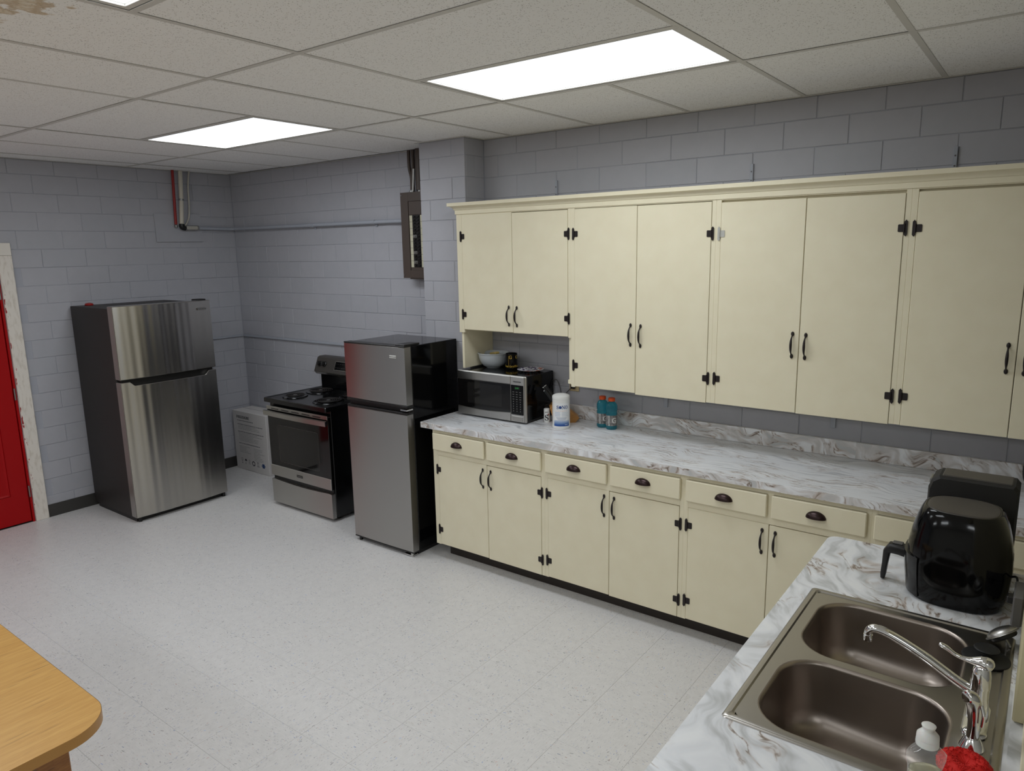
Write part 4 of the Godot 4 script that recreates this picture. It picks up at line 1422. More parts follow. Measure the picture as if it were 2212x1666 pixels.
func dining_table() -> void:
	var t := thing("wooden_table", "oak laminate table with a rounded corner in the left foreground", "table")
	var o := PackedVector2Array([Vector2(2.2, 4.6), Vector2(2.2, 3.152)])
	for i in 13:
		var a := -PI * 0.5 + PI * 0.5 * i / 12.0
		o.append(Vector2(4.215 - 0.13, 3.152 + 0.13) + Vector2(cos(a), sin(a)) * 0.13)
	o.append(Vector2(4.215, 4.6))
	uv_from = Vector3(3.1, 0, 3.1)
	add_prism(o, 0.712, 0.7392, 1)
	part(t, "top", turned_uv(done(20.0)), M.oak_top)
	uv_from = Vector3(3.1, 0.7, 3.1)
	var out := PackedVector3Array()
	var inn := PackedVector3Array()
	for p in o:
		var d := (p - Vector2(3.2, 3.9)).normalized() * 0.0012
		out.append(Vector3(p.x + d.x, 0, p.y + d.y))
		inn.append(Vector3(p.x - d.x, 0, p.y - d.y))
	var up := Vector3(0, 0.7396, 0)
	var dn := Vector3(0, 0.708, 0)
	for i in o.size() - 1:
		quad(out[i] + dn, out[i + 1] + dn, out[i + 1] + up, out[i] + up)
	for i in range(0, T.size(), 3):
		var f := (T[i + 2] - T[i]).cross(T[i + 1] - T[i])
		if f.dot(T[i] - Vector3(3.2, 0.7, 3.9)) < 0.0:
			var k := T[i + 1]; T[i + 1] = T[i + 2]; T[i + 2] = k
	part(t, "edge_band", done(40.0), M.oak_edge)
	for s in [[4.03, 3.29], [2.42, 3.29], [4.03, 4.46], [2.42, 4.46]]:
		uv_from = Vector3(s[0], 0, s[1])
		add_span(Vector3(s[0] - 0.072, 0.0, s[1] - 0.042), Vector3(s[0] + 0.072, 0.712, s[1] + 0.042), 0.003)
		part(t, "leg", done(20.0), M.oak_leg)
	add_span(Vector3(2.49, 0.62, 3.29), Vector3(3.96, 0.711, 3.315))
	part(t, "apron", done(20.0), M.oak_leg)
	add_span(Vector3(4.02, 0.62, 3.33), Vector3(4.045, 0.711, 4.42))
	part(t, "apron", done(20.0), M.oak_leg)

# ---------------------------------------------------------------- small things
func carton_print() -> Image:
	var im := Image.create(512, 560, false, Image.FORMAT_RGB8)
	im.fill(rgb(206, 202, 200))
	var r := RandomNumberGenerator.new()
	r.seed = 91
	var ink := rgb(96, 95, 98)
	var dark := rgb(60, 59, 63)
	var line := func(x: int, y: int, w: int, h: int, c: Color) -> void:
		var k := x
		while k < x + w:
			var n := r.randi_range(6, 22)
			im.fill_rect(Rect2i(k, y, mini(n, x + w - k), h), c)
			k += n + r.randi_range(3, 6)
	line.call(66, 82, 250, 6, dark)
	var y := 118
	for para in [[390, 3], [400, 6], [330, 0]]:
		line.call(66, y, para[0], 6, dark)
		y += 16
		for k in para[1]:
			line.call(74, y, r.randi_range(200, 390), 3, ink)
			y += 14
		y += 14
	for k in 5:
		line.call(70, y + k * 14, r.randi_range(40, 170), 3, ink)
	for k in 9:
		line.call(290, y + k * 14, r.randi_range(80, 180), 3, ink)
	# shipping marks: glass, umbrella, tag, recycling ring, arrows, blue cube
	for a in [[80, 452]]:
		im.fill_rect(Rect2i(a[0], a[1], 26, 3), dark)
		im.fill_rect(Rect2i(a[0], a[1], 3, 22), dark); im.fill_rect(Rect2i(a[0] + 23, a[1], 3, 22), dark)
		im.fill_rect(Rect2i(a[0] + 3, a[1] + 21, 20, 4), dark)
		im.fill_rect(Rect2i(a[0] + 11, a[1] + 24, 4, 24), dark); im.fill_rect(Rect2i(a[0] + 4, a[1] + 47, 18, 4), dark)
	for k in 40:
		var q := sin(PI * k / 39.0)
		im.fill_rect(Rect2i(132 + k, 472 - int(20 * q), 1, int(20 * q) + 1), dark)
	im.fill_rect(Rect2i(151, 470, 3, 32), dark); im.fill_rect(Rect2i(141, 500, 12, 3), dark); im.fill_rect(Rect2i(140, 492, 3, 10), dark)
	line.call(196, 456, 26, 5, ink); line.call(196, 468, 26, 5, ink); line.call(196, 480, 26, 5, ink); line.call(196, 492, 26, 5, ink)
	for k in 400:
		var a := TAU * k / 400.0
		if fmod(a, TAU / 3.0) > 0.35:
			im.fill_rect(Rect2i(270 + int(20 * cos(a)), 478 + int(20 * sin(a)), 8, 8), dark)
	for x in [334, 352]:
		im.fill_rect(Rect2i(x, 456, 4, 42), dark); im.fill_rect(Rect2i(x - 4, 462, 12, 3), dark); im.fill_rect(Rect2i(x - 2, 458, 8, 4), dark)
	im.fill_rect(Rect2i(326, 499, 40, 4), dark)
	im.fill_rect(Rect2i(410, 462, 36, 40), rgb(40, 66, 112)); im.fill_rect(Rect2i(398, 478, 60, 8), rgb(40, 66, 112))
	return im

func canister_print() -> Image:
	var im := Image.create(256, 256, false, Image.FORMAT_RGB8)
	im.fill(rgb(228, 229, 230))
	var r := RandomNumberGenerator.new()
	r.seed = 92
	for y in range(186, 256):
		# printed band: white to blue
		im.fill_rect(Rect2i(0, y, 256, 1), rgb(228, 229, 230).lerp(rgb(28, 74, 150), clampf((y - 186) / 60.0, 0, 1)))
	for k in 8:
		im.fill_rect(Rect2i(28 + k * 24, 84, r.randi_range(10, 20), 4), rgb(226, 150, 96))
	for k in 6:
		im.fill_rect(Rect2i(16, 98 + k * 9, r.randi_range(76, 96), 3), rgb(160, 178, 204))
		im.fill_rect(Rect2i(128, 98 + k * 9, r.randi_range(80, 104), 3), rgb(186, 192, 202))
	for k in 4:
		im.fill_rect(Rect2i(40 + k * 8, 158 + k * 8, 170 - k * 16, 3), rgb(128, 142, 170))
	for k in 5:
		im.fill_rect(Rect2i(24, 192 + k * 6, r.randi_range(60, 190), 2), rgb(120, 150, 196))
	for k in 5:
		im.fill_rect(Rect2i(176 + k * 11, 236, 8, 6), rgb(220, 228, 240))
	return im

func plate_print() -> Image:
	var im := Image.create(128, 128, false, Image.FORMAT_RGB8)
	var n := noise(0.05, 14, 3)
	var n2 := noise(0.06, 15, 3)
	for y in 128:
		for x in 128:
			var c := rgb(222, 224, 228)
			var u := x / 128.0
			var v := y / 128.0
			if n.get_noise_2d(x, y) > 0.12 and u > 0.55:
				c = rgb(196, 104, 70)
			elif n2.get_noise_2d(x, y) > 0.14 and u <= 0.55:
				c = rgb(84, 66, 112)
			elif n.get_noise_2d(x + 300.0, y) > 0.34:
				c = rgb(52, 52, 60)
			im.set_pixel(x, y, c)
	return im

func bottle_print() -> Image:
	var im := Image.create(256, 128, false, Image.FORMAT_RGB8)
	var n := noise(0.03, 17, 3)
	for y in 128:
		for x in 256:
			im.set_pixel(x, y, rgb(112, 110, 110).lerp(rgb(150, 146, 144), clampf(0.5 + 1.6 * n.get_noise_2d(x, y), 0, 1)))
	im.fill_rect(Rect2i(10, 0, 20, 128), rgb(46, 58, 66))
	im.fill_rect(Rect2i(8, 4, 22, 18), rgb(206, 74, 40))
	return im

func counter_things() -> void:
	var back := Vector3(3.357, TOP + 0.306, 0.19)
	# carton beside the stove
	var c := thing("cardboard_carton", "white printed cardboard carton standing between the large refrigerator and the stove", "box")
	add_span(Vector3(0.052, 0.0, -0.028), Vector3(0.580, 0.574, 0.19), 0.003)
	part(c, "box", done(20.0), M.carton)
	var print_ := textured("carton_print", picture(carton_print()), 0.75)
	for k in [[0, 1, 2], [0, 2, 3]]:
		for i in k:
			T.append([Vector3(0.056, 0.570, 0.1906), Vector3(0.576, 0.570, 0.1906), Vector3(0.576, 0.004, 0.1906), Vector3(0.056, 0.004, 0.1906)][i])
			UVS.append([Vector2(0, 0), Vector2(1, 0), Vector2(1, 1), Vector2(0, 1)][i])
	part(c, "printed_face", done(20.0), print_)
	part(c, "lettering", words("FRIGIDAIRE", 0.026), M.ink, Vector3(0.216, 0.518, 0.191))
	add_span(Vector3(0.054, 0.5742, 0.074), Vector3(0.578, 0.5752, 0.076))
	part(c, "flap_seam", done(20.0), M.ink)
	# mixing bowl on the microwave
	var b := thing("mixing_bowl", "grey mixing bowl on top of the microwave", "bowl", Vector3(3.205, back.y, 0.118))
	add_lathe(Vector3.ZERO, [[0.0, 0.0], [0.048, 0.0], [0.050, 0.004], [0.070, 0.014], [0.087, 0.034], [0.098, 0.060], [0.1025, 0.084], [0.1035, 0.094], [0.109, 0.096], [0.110, 0.100], [0.105, 0.102], [0.099, 0.097], [0.097, 0.082], [0.091, 0.058], [0.079, 0.034], [0.06, 0.018], [0.0, 0.012]], 40)
	part(b, "shell", done(50.0), M.bowl_grey)
	add_box(Vector3.ZERO, Vector3(0.105, 0.016, 0.034), 0.005)
	single("wooden_scraper", done(20.0), M.pale_wood, "pale wooden scraper lying inside the grey mixing bowl", "scraper", Vector3(3.20, back.y + 0.093, 0.10), Vector3(0.1, -0.5, 0.16))
	# mug
	var m := thing("mug", "black mug with gold lettering on top of the microwave", "mug", Vector3(3.365, back.y, 0.125), deg_to_rad(20.0))
	add_lathe(Vector3.ZERO, [[0.0, 0.0], [0.034, 0.0], [0.0385, 0.004], [0.0395, 0.01], [0.0395, 0.106], [0.0385, 0.108], [0.0365, 0.106], [0.0355, 0.01], [0.0, 0.008]], 32)
	part(m, "body", done(40.0), M.black_gloss)
	add_tube(smooth_path([Vector3(-0.022, 0.088, -0.032), Vector3(-0.036, 0.088, -0.054), Vector3(-0.044, 0.056, -0.064), Vector3(-0.036, 0.026, -0.054), Vector3(-0.022, 0.024, -0.032)], 4), 0.0055, 8)
	part(m, "handle", done(50.0), M.black_gloss)
	part(m, "lettering", bent("G", 0.022, 0.0398, true, true), M.gold, Vector3(0, 0.084, 0), Vector3(0, 0.1, 0))
	part(m, "lettering", bent("G", 0.022, 0.0398, true, true), M.gold, Vector3(0, 0.084, 0), Vector3(0, 1.25, 0))
	part(m, "lettering", bent("lown Gryffins", 0.0125, 0.0398, true, true), M.gold, Vector3(0, 0.023, 0), Vector3(0, 0.18, 0))
	add_box(Vector3(0, 0.06, 0.0398), Vector3(0.0012, 0.07, 0.0008), 0.0)
	part(m, "gold_line", done(20.0), M.gold, Vector3.ZERO, Vector3(0, -0.25, 0))
	# paper plate
	var pl := thing("paper_plate", "white paper plate with red and purple flowers on the microwave", "plate", Vector3(3.522, back.y, 0.125))
	var print2 := textured("plate_print", picture(plate_print()), 0.5, Vector3(1.0 / 0.18, 1.0 / 0.18, 1))
	uv_from = Vector3(-0.09, 0, -0.09)
	add_lathe(Vector3.ZERO, [[0.0, 0.001], [0.055, 0.001], [0.062, 0.004], [0.076, 0.010], [0.088, 0.013], [0.0885, 0.0145], [0.076, 0.0118], [0.061, 0.0056], [0.054, 0.0026], [0.0, 0.0026]], 36)
	part(pl, "dish", done(50.0), print2)
	# knife block: leaning wooden block with slots, black handles
	var kb := thing("knife_block", "wooden knife block with black handled knives behind the wipes canister", "knife block", Vector3(3.772, TOP, 0.138), deg_to_rad(-143.0))
	add_prism(PackedVector2Array([Vector2(-0.085, 0.0), Vector2(0.05, 0.0), Vector2(0.078, 0.098), Vector2(0.035, 0.158), Vector2(-0.11, 0.030)]), -0.045, 0.045, 2)
	var wood := part(kb, "block", done(20.0), M.block_wood)
	for i in 3:
		for j in 2:
			var p0 := Vector3(0.066 - i * 0.013, 0.115 + i * 0.018, -0.022 + j * 0.040)
			add_box(Vector3.ZERO, Vector3(0.010, 0.0012, 0.024), 0.0)
			part(wood, "slot", done(), M.black, p0 + Vector3(-0.0005, 0.0, 0), Vector3(0, 0, 0.95))
	for k in [[0.0, -0.02, 0.11], [0.014, 0.018, 0.10], [-0.012, 0.02, 0.085]]:
		var kn := thing("kitchen_knife", ["black handled knife, longest in the wooden knife block", "black handled knife, second longest in the wooden knife block", "short black handled knife in the wooden knife block"][[0.11, 0.10, 0.085].find(k[2])], "knife", kb.position, kb.rotation.y, "knives in the wooden block")
		var d := Vector3(0.58, 0.815, 0).normalized()
		var s := Vector3(0.052 - k[0] * 0.58, 0.140 + k[0] * 0.8, k[1])
		add_tube([s - d * 0.002, s + d * 0.02, s + d * k[2] * 0.6, s + d * k[2]], [0.0075, 0.0085, 0.0075, 0.0085], 8)
		part(kn, "grip", done(40.0), M.knife_black)
		add_tube([s + d * k[2], s + d * (k[2] + 0.004)], 0.0082, 8)
		part(kn, "butt_cap", done(40.0), M.chrome)
	# salt shaker can
	var sl := thing("spice_can", "small white spice can between the microwave and the wipes canister", "can", Vector3(3.704, TOP, 0.208), deg_to_rad(32.0))
	add_lathe(Vector3.ZERO, [[0.0, 0.0], [0.0185, 0.0], [0.0195, 0.002], [0.0195, 0.084], [0.018, 0.089], [0.012, 0.091], [0.0, 0.091]], 24)
	part(sl, "can", done(40.0), M.white_plastic)
	part(sl, "lettering", bent("S", 0.036, 0.0197, true, true), M.ink, Vector3(0, 0.032, 0))
	add_tube([Vector3(0.0098, 0.055, 0.0175), Vector3(0.0102, 0.055, 0.0185)], 0.004, 10)
	part(sl, "red_dot", done(), M.pipe_red)
	part(sl, "lettering", bent("spice", 0.006, 0.0197), M.ink, Vector3(0, 0.070, 0))
	# wipes canister
	var w := thing("wipes_canister", "white wipes canister with blue lettering in front of the knife block", "canister", Vector3(3.858, TOP, 0.275), deg_to_rad(36.0))
	add_lathe(Vector3.ZERO, [[0.0, 0.0], [0.0535, 0.0], [0.056, 0.003], [0.056, 0.017], [0.0545, 0.019], [0.0545, 0.186], [0.0555, 0.187], [0.0555, 0.199], [0.053, 0.205], [0.040, 0.212], [0.022, 0.2155], [0.0, 0.2165]], 40)
	part(w, "tub", done(35.0), M.white_plastic)
	var cp := textured("canister_print", picture(canister_print()), 0.45)
	add_patch(Vector3.ZERO, 0.0549, 0.019, 0.165, -0.95, 0.98, 20)
	part(w, "label", done(60.0), cp)
	for q in [["S", -0.0255], ["N", 0.0105], ["O", 0.030]]:
		part(w, "lettering", bent(q[0], 0.021, 0.0551, true, true, 0.9), M.ink_blue, Vector3(0, 0.138, 0), Vector3(0, q[1] / 0.055, 0))
	add_lathe(Vector3.ZERO, [[0.0, -0.0005], [0.0092, 0.0], [0.0092, 0.0006], [0.0, 0.0008]], 20)
	var dot := part(w, "blue_dot", done(40.0), M.ink_blue, Vector3(-0.0085, 0.1385, 0.0546), Vector3(PI / 2, -0.155, 0))
	dot.rotation_order = EULER_ORDER_YXZ
	# drink bottles
	var spots := [[4.062, 0.118, "left one of the two blue drink bottles"], [4.136, 0.136, "right one of the two blue drink bottles"]]
	var bp := textured("bottle_print", picture(bottle_print()), 0.35)
	var prof := [[0.0, 0.0], [0.030, 0.0], [0.0345, 0.006], [0.0355, 0.02], [0.0345, 0.024], [0.0345, 0.090], [0.0355, 0.094], [0.0345, 0.104], [0.0325, 0.108], [0.0345, 0.114], [0.0365, 0.124], [0.0355, 0.146], [0.030, 0.160], [0.019, 0.170], [0.0165, 0.174], [0.0, 0.174]]
	for s in spots:
		var o := thing("drink_bottle", s[2] + ", orange cap, by the backsplash", "bottle", Vector3(s[0], TOP, s[1]), deg_to_rad(40.0), "blue drink bottles on the worktop")
		add_lathe(Vector3.ZERO, prof, 28)
		part(o, "bottle", done(45.0), M.blue_drink)
		add_patch(Vector3.ZERO, 0.0349, 0.025, 0.089, -2.6, 2.6, 28)
		part(o, "label", done(60.0), bp)
		part(o, "lettering", bent("G", 0.034, 0.0352, true), M.white_plastic, Vector3(0, 0.058, 0), Vector3(0, 0.28, 0))
		var side := part(o, "lettering", words("GATORADE", 0.009), M.white_plastic)
		side.transform = Transform3D(Basis(Vector3.UP, -0.62) * Basis(Vector3(0, 0, 1), PI / 2), Basis(Vector3.UP, -0.62) * Vector3(0, 0.057, 0.0353))
		add_lathe(Vector3(0, 0.1745, 0), [[0.0, 0.0], [0.0205, 0.0], [0.021, 0.002], [0.021, 0.018], [0.0195, 0.0205], [0.0, 0.0205]], 24)
		part(o, "cap", done(40.0), M.orange_cap)
	# clear plastic tray leaning behind the bottles
	var tr := thing("clear_tray", "clear plastic tray leaning on the backsplash behind the drink bottles", "tray", Vector3(3.985, TOP + 0.088, 0.034))
	add_span(Vector3(-0.035, 0.002, -0.006), Vector3(0.06, 0.004, 0.012))
	add_span(Vector3(-0.035, 0.004, -0.006), Vector3(0.06, 0.036, -0.004))
	add_span(Vector3(-0.035, 0.004, -0.004), Vector3(-0.033, 0.06, 0.012))
	part(tr, "shell", done(20.0), M.clear_plastic)
	# red kettle at the right edge
	var k := thing("kettle", "dark red kettle with a black handle cut off by the right edge", "kettle", Vector3(6.325, TOP, 0.33))
	add_lathe(Vector3.ZERO, [[0.0, 0.0], [0.078, 0.0], [0.086, 0.008], [0.088, 0.04], [0.078, 0.09], [0.055, 0.125], [0.038, 0.133], [0.0, 0.136]], 32)
	part(k, "body", done(50.0), M.kettle_red)
	add_tube(smooth_path([Vector3(-0.062, 0.112, 0.0), Vector3(-0.096, 0.098, 0.0), Vector3(-0.108, 0.135, 0.0), Vector3(-0.102, 0.185, 0.0), Vector3(-0.06, 0.215, 0.0), Vector3(0.0, 0.222, 0.0)], 5), 0.009, 10)
	part(k, "handle", done(50.0), M.black)

func sink_things() -> void:
	# single-serve coffee maker behind the fryer, facing the room (-x)
	var c := thing("coffee_maker", "slim black coffee maker behind the air fryer", "coffee maker", Vector3(6.094, TOP, 1.199))
	var side := PackedVector2Array([Vector2(0.124, 0.0), Vector2(0.124, 0.318), Vector2(0.112, 0.332), Vector2(-0.098, 0.332), Vector2(-0.118, 0.318), Vector2(-0.127, 0.29), Vector2(-0.127, 0.20), Vector2(-0.09, 0.19), Vector2(0.02, 0.19), Vector2(0.02, 0.035), Vector2(-0.10, 0.03), Vector2(-0.12, 0.02), Vector2(-0.12, 0.0)])
	var ring := func(z: float, g: float) -> PackedVector3Array:
		var r := PackedVector3Array()
		for p in side:
			r.append(Vector3(p.x * (1.0 - g), p.y * (1.0 - g * 0.4) if p.y > 0.1 else p.y, z))
		return r
	add_prism(side, -0.052, 0.052, 2)
	for s in [-1.0, 1.0]:
		var f := T.size()
		var a: PackedVector3Array = ring.call(s * 0.052, 0.0)
		var b: PackedVector3Array = ring.call(s * 0.066, 0.05)
		for i in side.size():
			var j := (i + 1) % side.size()
			quad(a[i], a[j], b[j], b[i])
		var flat := PackedVector2Array()
		for q in b:
			flat.append(Vector2(q.x, q.y))
		var ids := Geometry2D.triangulate_polygon(flat)
		for i in range(0, ids.size(), 3):
			tri(b[ids[i]], b[ids[i + 1]], b[ids[i + 2]])
		for i in range(f, T.size(), 3):
			var n := (T[i + 2] - T[i]).cross(T[i + 1] - T[i])
			if n.dot(Vector3(0, 0, s)) < 0.0 and absf(n.normalized().z) > 0.2:
				var kk := T[i + 1]; T[i + 1] = T[i + 2]; T[i + 2] = kk
	part(c, "body", done(30.0), M.black_matte)
	add_span(Vector3(-0.09, 0.328, -0.048), Vector3(0.105, 0.3355, 0.048), 0.003)
	part(c, "lid", done(20.0), M.dark_grey)
	add_span(Vector3(-0.1275, 0.296, -0.03), Vector3(-0.119, 0.312, 0.03), 0.002)
	part(c, "brew_button", done(20.0), M.dull_metal)
	# air fryer: superellipse rings, gloss shell, matte top, basket with handle towards -x
	var f := thing("air_fryer", "glossy black air fryer with a basket handle on the sink counter", "air fryer", Vector3(6.085, TOP, 1.420))
	var oval := func(y: float, rx: float, rz: float, p: float) -> PackedVector3Array:
		var r := PackedVector3Array()
		for i in 44:
			var a := TAU * i / 44.0
			var cx := cos(a)
			var sx := sin(a)
			r.append(Vector3(signf(cx) * pow(absf(cx), 2.0 / p) * rx, y, signf(sx) * pow(absf(sx), 2.0 / p) * rz))
		return r
	var rows := []
	for q in [[0.0, 0.120, 0.116], [0.004, 0.126, 0.122], [0.03, 0.134, 0.129], [0.07, 0.139, 0.132], [0.12, 0.142, 0.136], [0.17, 0.139, 0.133], [0.215, 0.131, 0.126], [0.25, 0.122, 0.117], [0.275, 0.113, 0.108], [0.288, 0.106, 0.102], [0.292, 0.100, 0.096], [0.290, 0.097, 0.093]]:
		rows.append(oval.call(q[0], q[1], q[2], 2.7))
	add_rings(rows)
	part(f, "shell", done(50.0), M.black_gloss)
	add_rings([oval.call(0.2885, 0.0965, 0.0925, 2.7), oval.call(0.2925, 0.094, 0.090, 2.7), oval.call(0.2945, 0.086, 0.083, 2.7)])
	part(f, "top_plate", done(40.0), M.dark_grey)
	# control strip on the front shoulder
	for i in 6:
		for j in 3:
			part(f, "marking", box(0.0006, 0.004, 0.006), M.dull_metal, Vector3(-0.1285 + i * 0.0026, 0.218 + i * 0.0085, -0.018 + j * 0.016), Vector3(0, 0, -0.35))
	# basket: the lower front part stands a little proud
	var lo := []
	for y in [0.012, 0.05, 0.09, 0.125, 0.140]:
		var r := PackedVector3Array()
		for i in 15:
			var a := PI + lerpf(-0.95, 0.95, i / 14.0)
			var k := lerpf(0.1305, 0.1435, clampf(y / 0.11, 0, 1))
			var cx := cos(a)
			var sx := sin(a)
			r.append(Vector3(signf(cx) * pow(absf(cx), 2.0 / 2.7) * k * 1.02 - 0.002, y, signf(sx) * pow(absf(sx), 2.0 / 2.7) * k * 0.96))
		for i in range(14, -1, -1):
			r.append(Vector3(r[i].x * 0.9, y, r[i].z * 0.9))
		lo.append(r)
	add_rings(lo)
	var basket := part(f, "basket", done(40.0), M.black_enamel)
	var hp := []
	for q in [[-0.138, 0.110, 0.020, 0.020], [-0.165, 0.114, 0.020, 0.019], [-0.188, 0.113, 0.020, 0.018], [-0.200, 0.100, 0.0175, 0.011], [-0.203, 0.06, 0.016, 0.0085], [-0.206, 0.02, 0.015, 0.008], [-0.207, 0.004, 0.012, 0.006]]:
		hp.append(q)
	var hr := []
	for i in hp.size():
		var q: Array = hp[i]
		var p0: Array = hp[maxi(i - 1, 0)]
		var p1: Array = hp[mini(i + 1, hp.size() - 1)]
		var d := Vector3(p1[0] - p0[0], p1[1] - p0[1], 0).normalized()
		var n := Vector3(-d.y, d.x, 0)
		var r := PackedVector3Array()
		for w in round_rect(0, 0, q[3], q[2], minf(q[3], q[2]) * 0.7, 3):
			r.append(Vector3(q[0], q[1], 0) + n * w.x + Vector3(0, 0, w.y))
		hr.append(r)
	add_rings(hr)
	var h := part(basket, "handle", done(45.0), M.black)
	add_span(Vector3(-0.185, 0.1315, -0.012), Vector3(-0.155, 0.1355, 0.012), 0.0015)
	part(h, "release_button", done(20.0), M.grey_plastic)
	# cord and plug-in strip on the partition
	var s := thing("outlet_strip", "grey plug strip on the partition beside the air fryer", "power strip", Vector3(6.248, 1.012, 1.56))
	add_box(Vector3.ZERO, Vector3(0.026, 0.09, 0.12), 0.004)
	part(s, "housing", done(20.0), M.grey_plastic)
	for z in [-0.03, 0.02]:
		add_box(Vector3(-0.004, -0.047, z), Vector3(0.012, 0.012, 0.018), 0.002)
		part(s, "clip", done(20.0), M.black)
	add_box(Vector3(-0.018, 0.016, 0.01), Vector3(0.02, 0.022, 0.03), 0.003)
	part(s, "plug", done(20.0), M.black)
	add_tube(smooth_path([Vector3(6.2225, 1.055, 1.478), Vector3(6.237, 1.062, 1.49), Vector3(6.240, 1.045, 1.52), Vector3(6.232, 1.03, 1.57)], 5), 0.0032, 6)
	single("power_cord", done(50.0), M.black, "black cord from the air fryer to the plug strip", "cord")
	# tap: deck plate, body, lever, long spout
	var deck := TOP + 0.0017
	var t := thing("kitchen_tap", "chrome single lever tap with a long spout over the sink", "tap", Vector3(6.196, deck + 0.0014, 2.105))
	var rows2 := []
	for q in [[0.0, 0.0], [0.0, 0.004], [0.004, 0.009], [0.012, 0.012]]:
		rows2.append(flat_ring(round_rect(0, 0, 0.026 - q[0], 0.078 - q[0], 0.0255 - q[0], 7), q[1]))
	add_rings(rows2)
	part(t, "deck_plate", done(45.0), M.chrome)
	add_lathe(Vector3.ZERO, [[0.0, 0.010], [0.0235, 0.010], [0.022, 0.03], [0.0195, 0.06], [0.0195, 0.086], [0.0205, 0.088], [0.0205, 0.105], [0.0198, 0.107], [0.0198, 0.118], [0.0175, 0.132], [0.011, 0.142], [0.0, 0.146]], 32)
	part(t, "body", done(35.0), M.chrome)
	var sp := smooth_path([Vector3(-0.008, 0.070, 0.0), Vector3(-0.045, 0.085, 0.0), Vector3(-0.12, 0.126, 0.0), Vector3(-0.19, 0.155, 0.0), Vector3(-0.225, 0.160, 0.0), Vector3(-0.238, 0.150, 0.0), Vector3(-0.239, 0.138, 0.0)], 5)
	var rr := []
	for i in sp.size():
		rr.append(lerpf(0.0125, 0.0088, float(i) / sp.size()))
	add_tube(sp, rr, 14)
	part(t, "spout", done(55.0), M.chrome)
	add_lathe(Vector3(-0.239, 0.124, 0), [[0.0, 0.0], [0.010, 0.0], [0.0108, 0.004], [0.0108, 0.016], [0.0, 0.018]], 16)
	part(t, "aerator", done(35.0), M.chrome)
	add_tube(smooth_path([Vector3(0.020, 0.140, 0.0), Vector3(0.004, 0.147, 0.0), Vector3(-0.022, 0.145, 0.0), Vector3(-0.05, 0.148, 0.0), Vector3(-0.072, 0.160, 0.0), Vector3(-0.088, 0.166, 0.0)], 4), [0.008, 0.012, 0.0155, 0.0165, 0.016, 0.0145, 0.012, 0.010, 0.008, 0.0065, 0.0055, 0.005, 0.0048, 0.0048, 0.005, 0.0056, 0.0062, 0.0064, 0.0062, 0.0055, 0.003], 12)
	part(t, "lever", done(55.0), M.chrome)
	# side spray in its flange
	var y := thing("side_spray", "chrome side spray in a cone flange next to the red scrubber", "spray", Vector3(6.196, deck, 2.212))
	add_lathe(Vector3.ZERO, [[0.0, 0.0], [0.0265, 0.0], [0.026, 0.003], [0.0155, 0.022], [0.014, 0.024], [0.0, 0.024]], 28)
	part(y, "flange", done(35.0), M.chrome)
	add_tube(smooth_path([Vector3(0, 0.02, 0), Vector3(0, 0.06, 0), Vector3(-0.003, 0.095, 0.0), Vector3(-0.010, 0.118, 0.006), Vector3(-0.020, 0.122, 0.016)], 5), [0.0128, 0.0126, 0.0124, 0.0122, 0.0122, 0.0122, 0.0124, 0.0128, 0.0132, 0.0136, 0.0142, 0.0148, 0.0154, 0.0158, 0.016, 0.016, 0.0158, 0.0155, 0.015, 0.0135, 0.011], 16)
	part(y, "wand", done(55.0), M.chrome)
	add_tube(smooth_path([Vector3(0.010, 0.108, 0.008), Vector3(0.016, 0.088, 0.012), Vector3(0.015, 0.062, 0.013)], 5), 0.004, 8)
	part(y, "trigger", done(55.0), M.chrome)
	# rubber sink stopper
	var r := thing("sink_stopper", "black rubber sink stopper with a knob lying behind the tap", "stopper", Vector3(6.193, deck, 1.795))
	add_lathe(Vector3.ZERO, [[0.0, 0.0], [0.052, 0.0], [0.056, 0.003], [0.056, 0.006], [0.050, 0.009], [0.014, 0.012], [0.009, 0.016], [0.009, 0.026], [0.028, 0.029], [0.030, 0.032], [0.026, 0.035], [0.0, 0.036]], 32)
	part(r, "disc", done(40.0), M.rubber)
	# metal basket strainer leaning on the back edge
	var b := thing("sink_strainer", "metal sink strainer leaning at the back of the sink", "strainer", Vector3(6.222, deck + 0.034, 1.690))
	b.rotation = Vector3(-0.30, 0.0, 0.62)
	add_lathe(Vector3.ZERO, [[0.0, 0.0], [0.043, 0.0], [0.0445, 0.0015], [0.043, 0.003], [0.040, 0.0035], [0.036, 0.010], [0.026, 0.016], [0.012, 0.019], [0.0, 0.0195]], 32)
	part(b, "cup", done(40.0), M.steel_plain)
	add_lathe(Vector3(0, -0.012, 0), [[0.0, 0.0], [0.030, 0.0], [0.034, 0.004], [0.034, 0.0115], [0.0, 0.0118]], 24)
	part(b, "gasket", done(40.0), M.rubber)
	add_tube([Vector3(0, -0.012, 0), Vector3(0, -0.036, 0)], 0.0035, 8)
	part(b, "stem", done(40.0), M.dull_metal)
	# red scrubber: one knotted mesh ball
	add_scrubber()
	single("red_scrubber", done(60.0), M.sponge_red, "red mesh scrubber on the edge of the sink", "scrubber", Vector3(6.192, deck + 0.002, 2.335))
	# dish soap bottle
	var d := thing("soap_bottle", "clear dish soap bottle with a milky cap in front of the sink", "bottle", Vector3(6.136, TOP + 0.001, 2.510), 0.5)
	var row := []
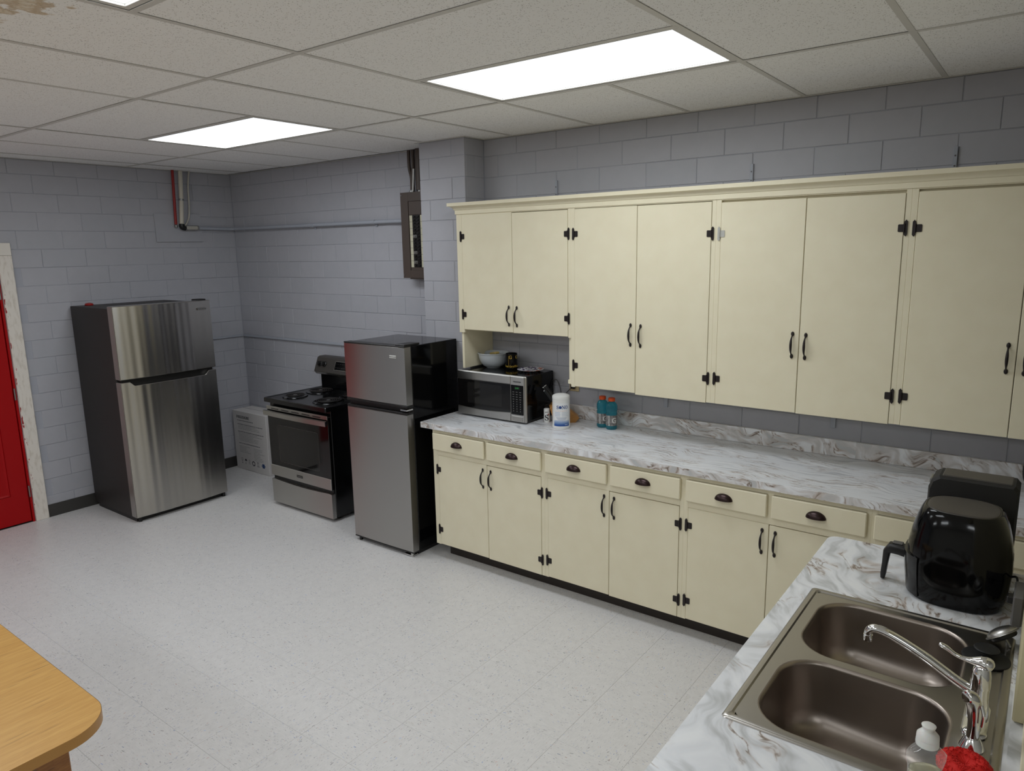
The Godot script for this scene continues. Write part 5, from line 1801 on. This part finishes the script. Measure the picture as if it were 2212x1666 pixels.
	for q in [[0.0, 0.030, 0.018], [0.006, 0.034, 0.021], [0.06, 0.034, 0.021], [0.10, 0.030, 0.019], [0.118, 0.031, 0.019], [0.135, 0.036, 0.0195], [0.146, 0.036, 0.019], [0.156, 0.027, 0.0175], [0.164, 0.0165, 0.0155], [0.168, 0.0145, 0.0145]]:
		row.append(circle(Vector3(0, q[0], 0), Vector3(q[1], 0, 0), Vector3(0, 0, q[2]), 28))
	add_rings(row)
	part(d, "bottle", done(55.0), M.clear_plastic)
	var liq := []
	for q in [[0.002, 0.029, 0.017], [0.007, 0.0328, 0.0198], [0.06, 0.0328, 0.0198], [0.10, 0.0288, 0.0178], [0.112, 0.0288, 0.0178]]:
		liq.append(circle(Vector3(0, q[0], 0), Vector3(q[1], 0, 0), Vector3(0, 0, q[2]), 28))
	add_rings(liq)
	part(d, "soap", done(50.0), M.soap)
	add_lathe(Vector3(0, 0.164, 0), [[0.0, 0.0], [0.0195, 0.0], [0.0200, 0.003], [0.0195, 0.011], [0.0185, 0.013], [0.0195, 0.014], [0.0190, 0.021], [0.014, 0.027], [0.009, 0.029], [0.008, 0.033], [0.0115, 0.036], [0.0125, 0.040], [0.009, 0.0425], [0.0, 0.043]], 28)
	part(d, "cap", done(40.0), M.milky_cap)

func add_scrubber() -> void:
	# a squashed ball of knitted loops round a pinched middle
	var r := RandomNumberGenerator.new()
	r.seed = 5
	var rows := []
	for i in 27:
		var a := PI * i / 26.0
		var ring := PackedVector3Array()
		for j in 56:
			var b := TAU * j / 56.0
			var k := 1.0 + 0.03 * r.randf_range(-1, 1) + 0.03 * sin(b * 9.0 + a * 7.0)
			var h := 0.025 - 0.025 * cos(a) * (1.0 + 0.03 * r.randf_range(-1, 1))
			if a > 2.5:
				h -= 0.020 * (a - 2.5) / 0.64
			ring.append(Vector3(cos(b) * sin(a) * 0.050 * k, maxf(h, 0.0), sin(b) * sin(a) * 0.050 * k))
		rows.append(ring)
	add_rings(rows)
	for s in 420:
		var b := r.randf() * TAU
		var a := r.randf_range(1.0, 2.8)
		var p := Vector3(cos(b) * sin(a) * 0.0505, 0.025 - 0.0255 * cos(a), sin(b) * sin(a) * 0.0505)
		if a > 2.5:
			p.y -= 0.020 * (a - 2.5) / 0.64
		var out := (p - Vector3(0, 0.018, 0)).normalized()
		var o := Vector3(r.randf_range(-1, 1), r.randf_range(-1, 1), r.randf_range(-1, 1)).slide(out).normalized() * 0.0045
		add_tube([p - o - out * 0.001, p + out * 0.0016, p + o - out * 0.001], 0.0008, 4)
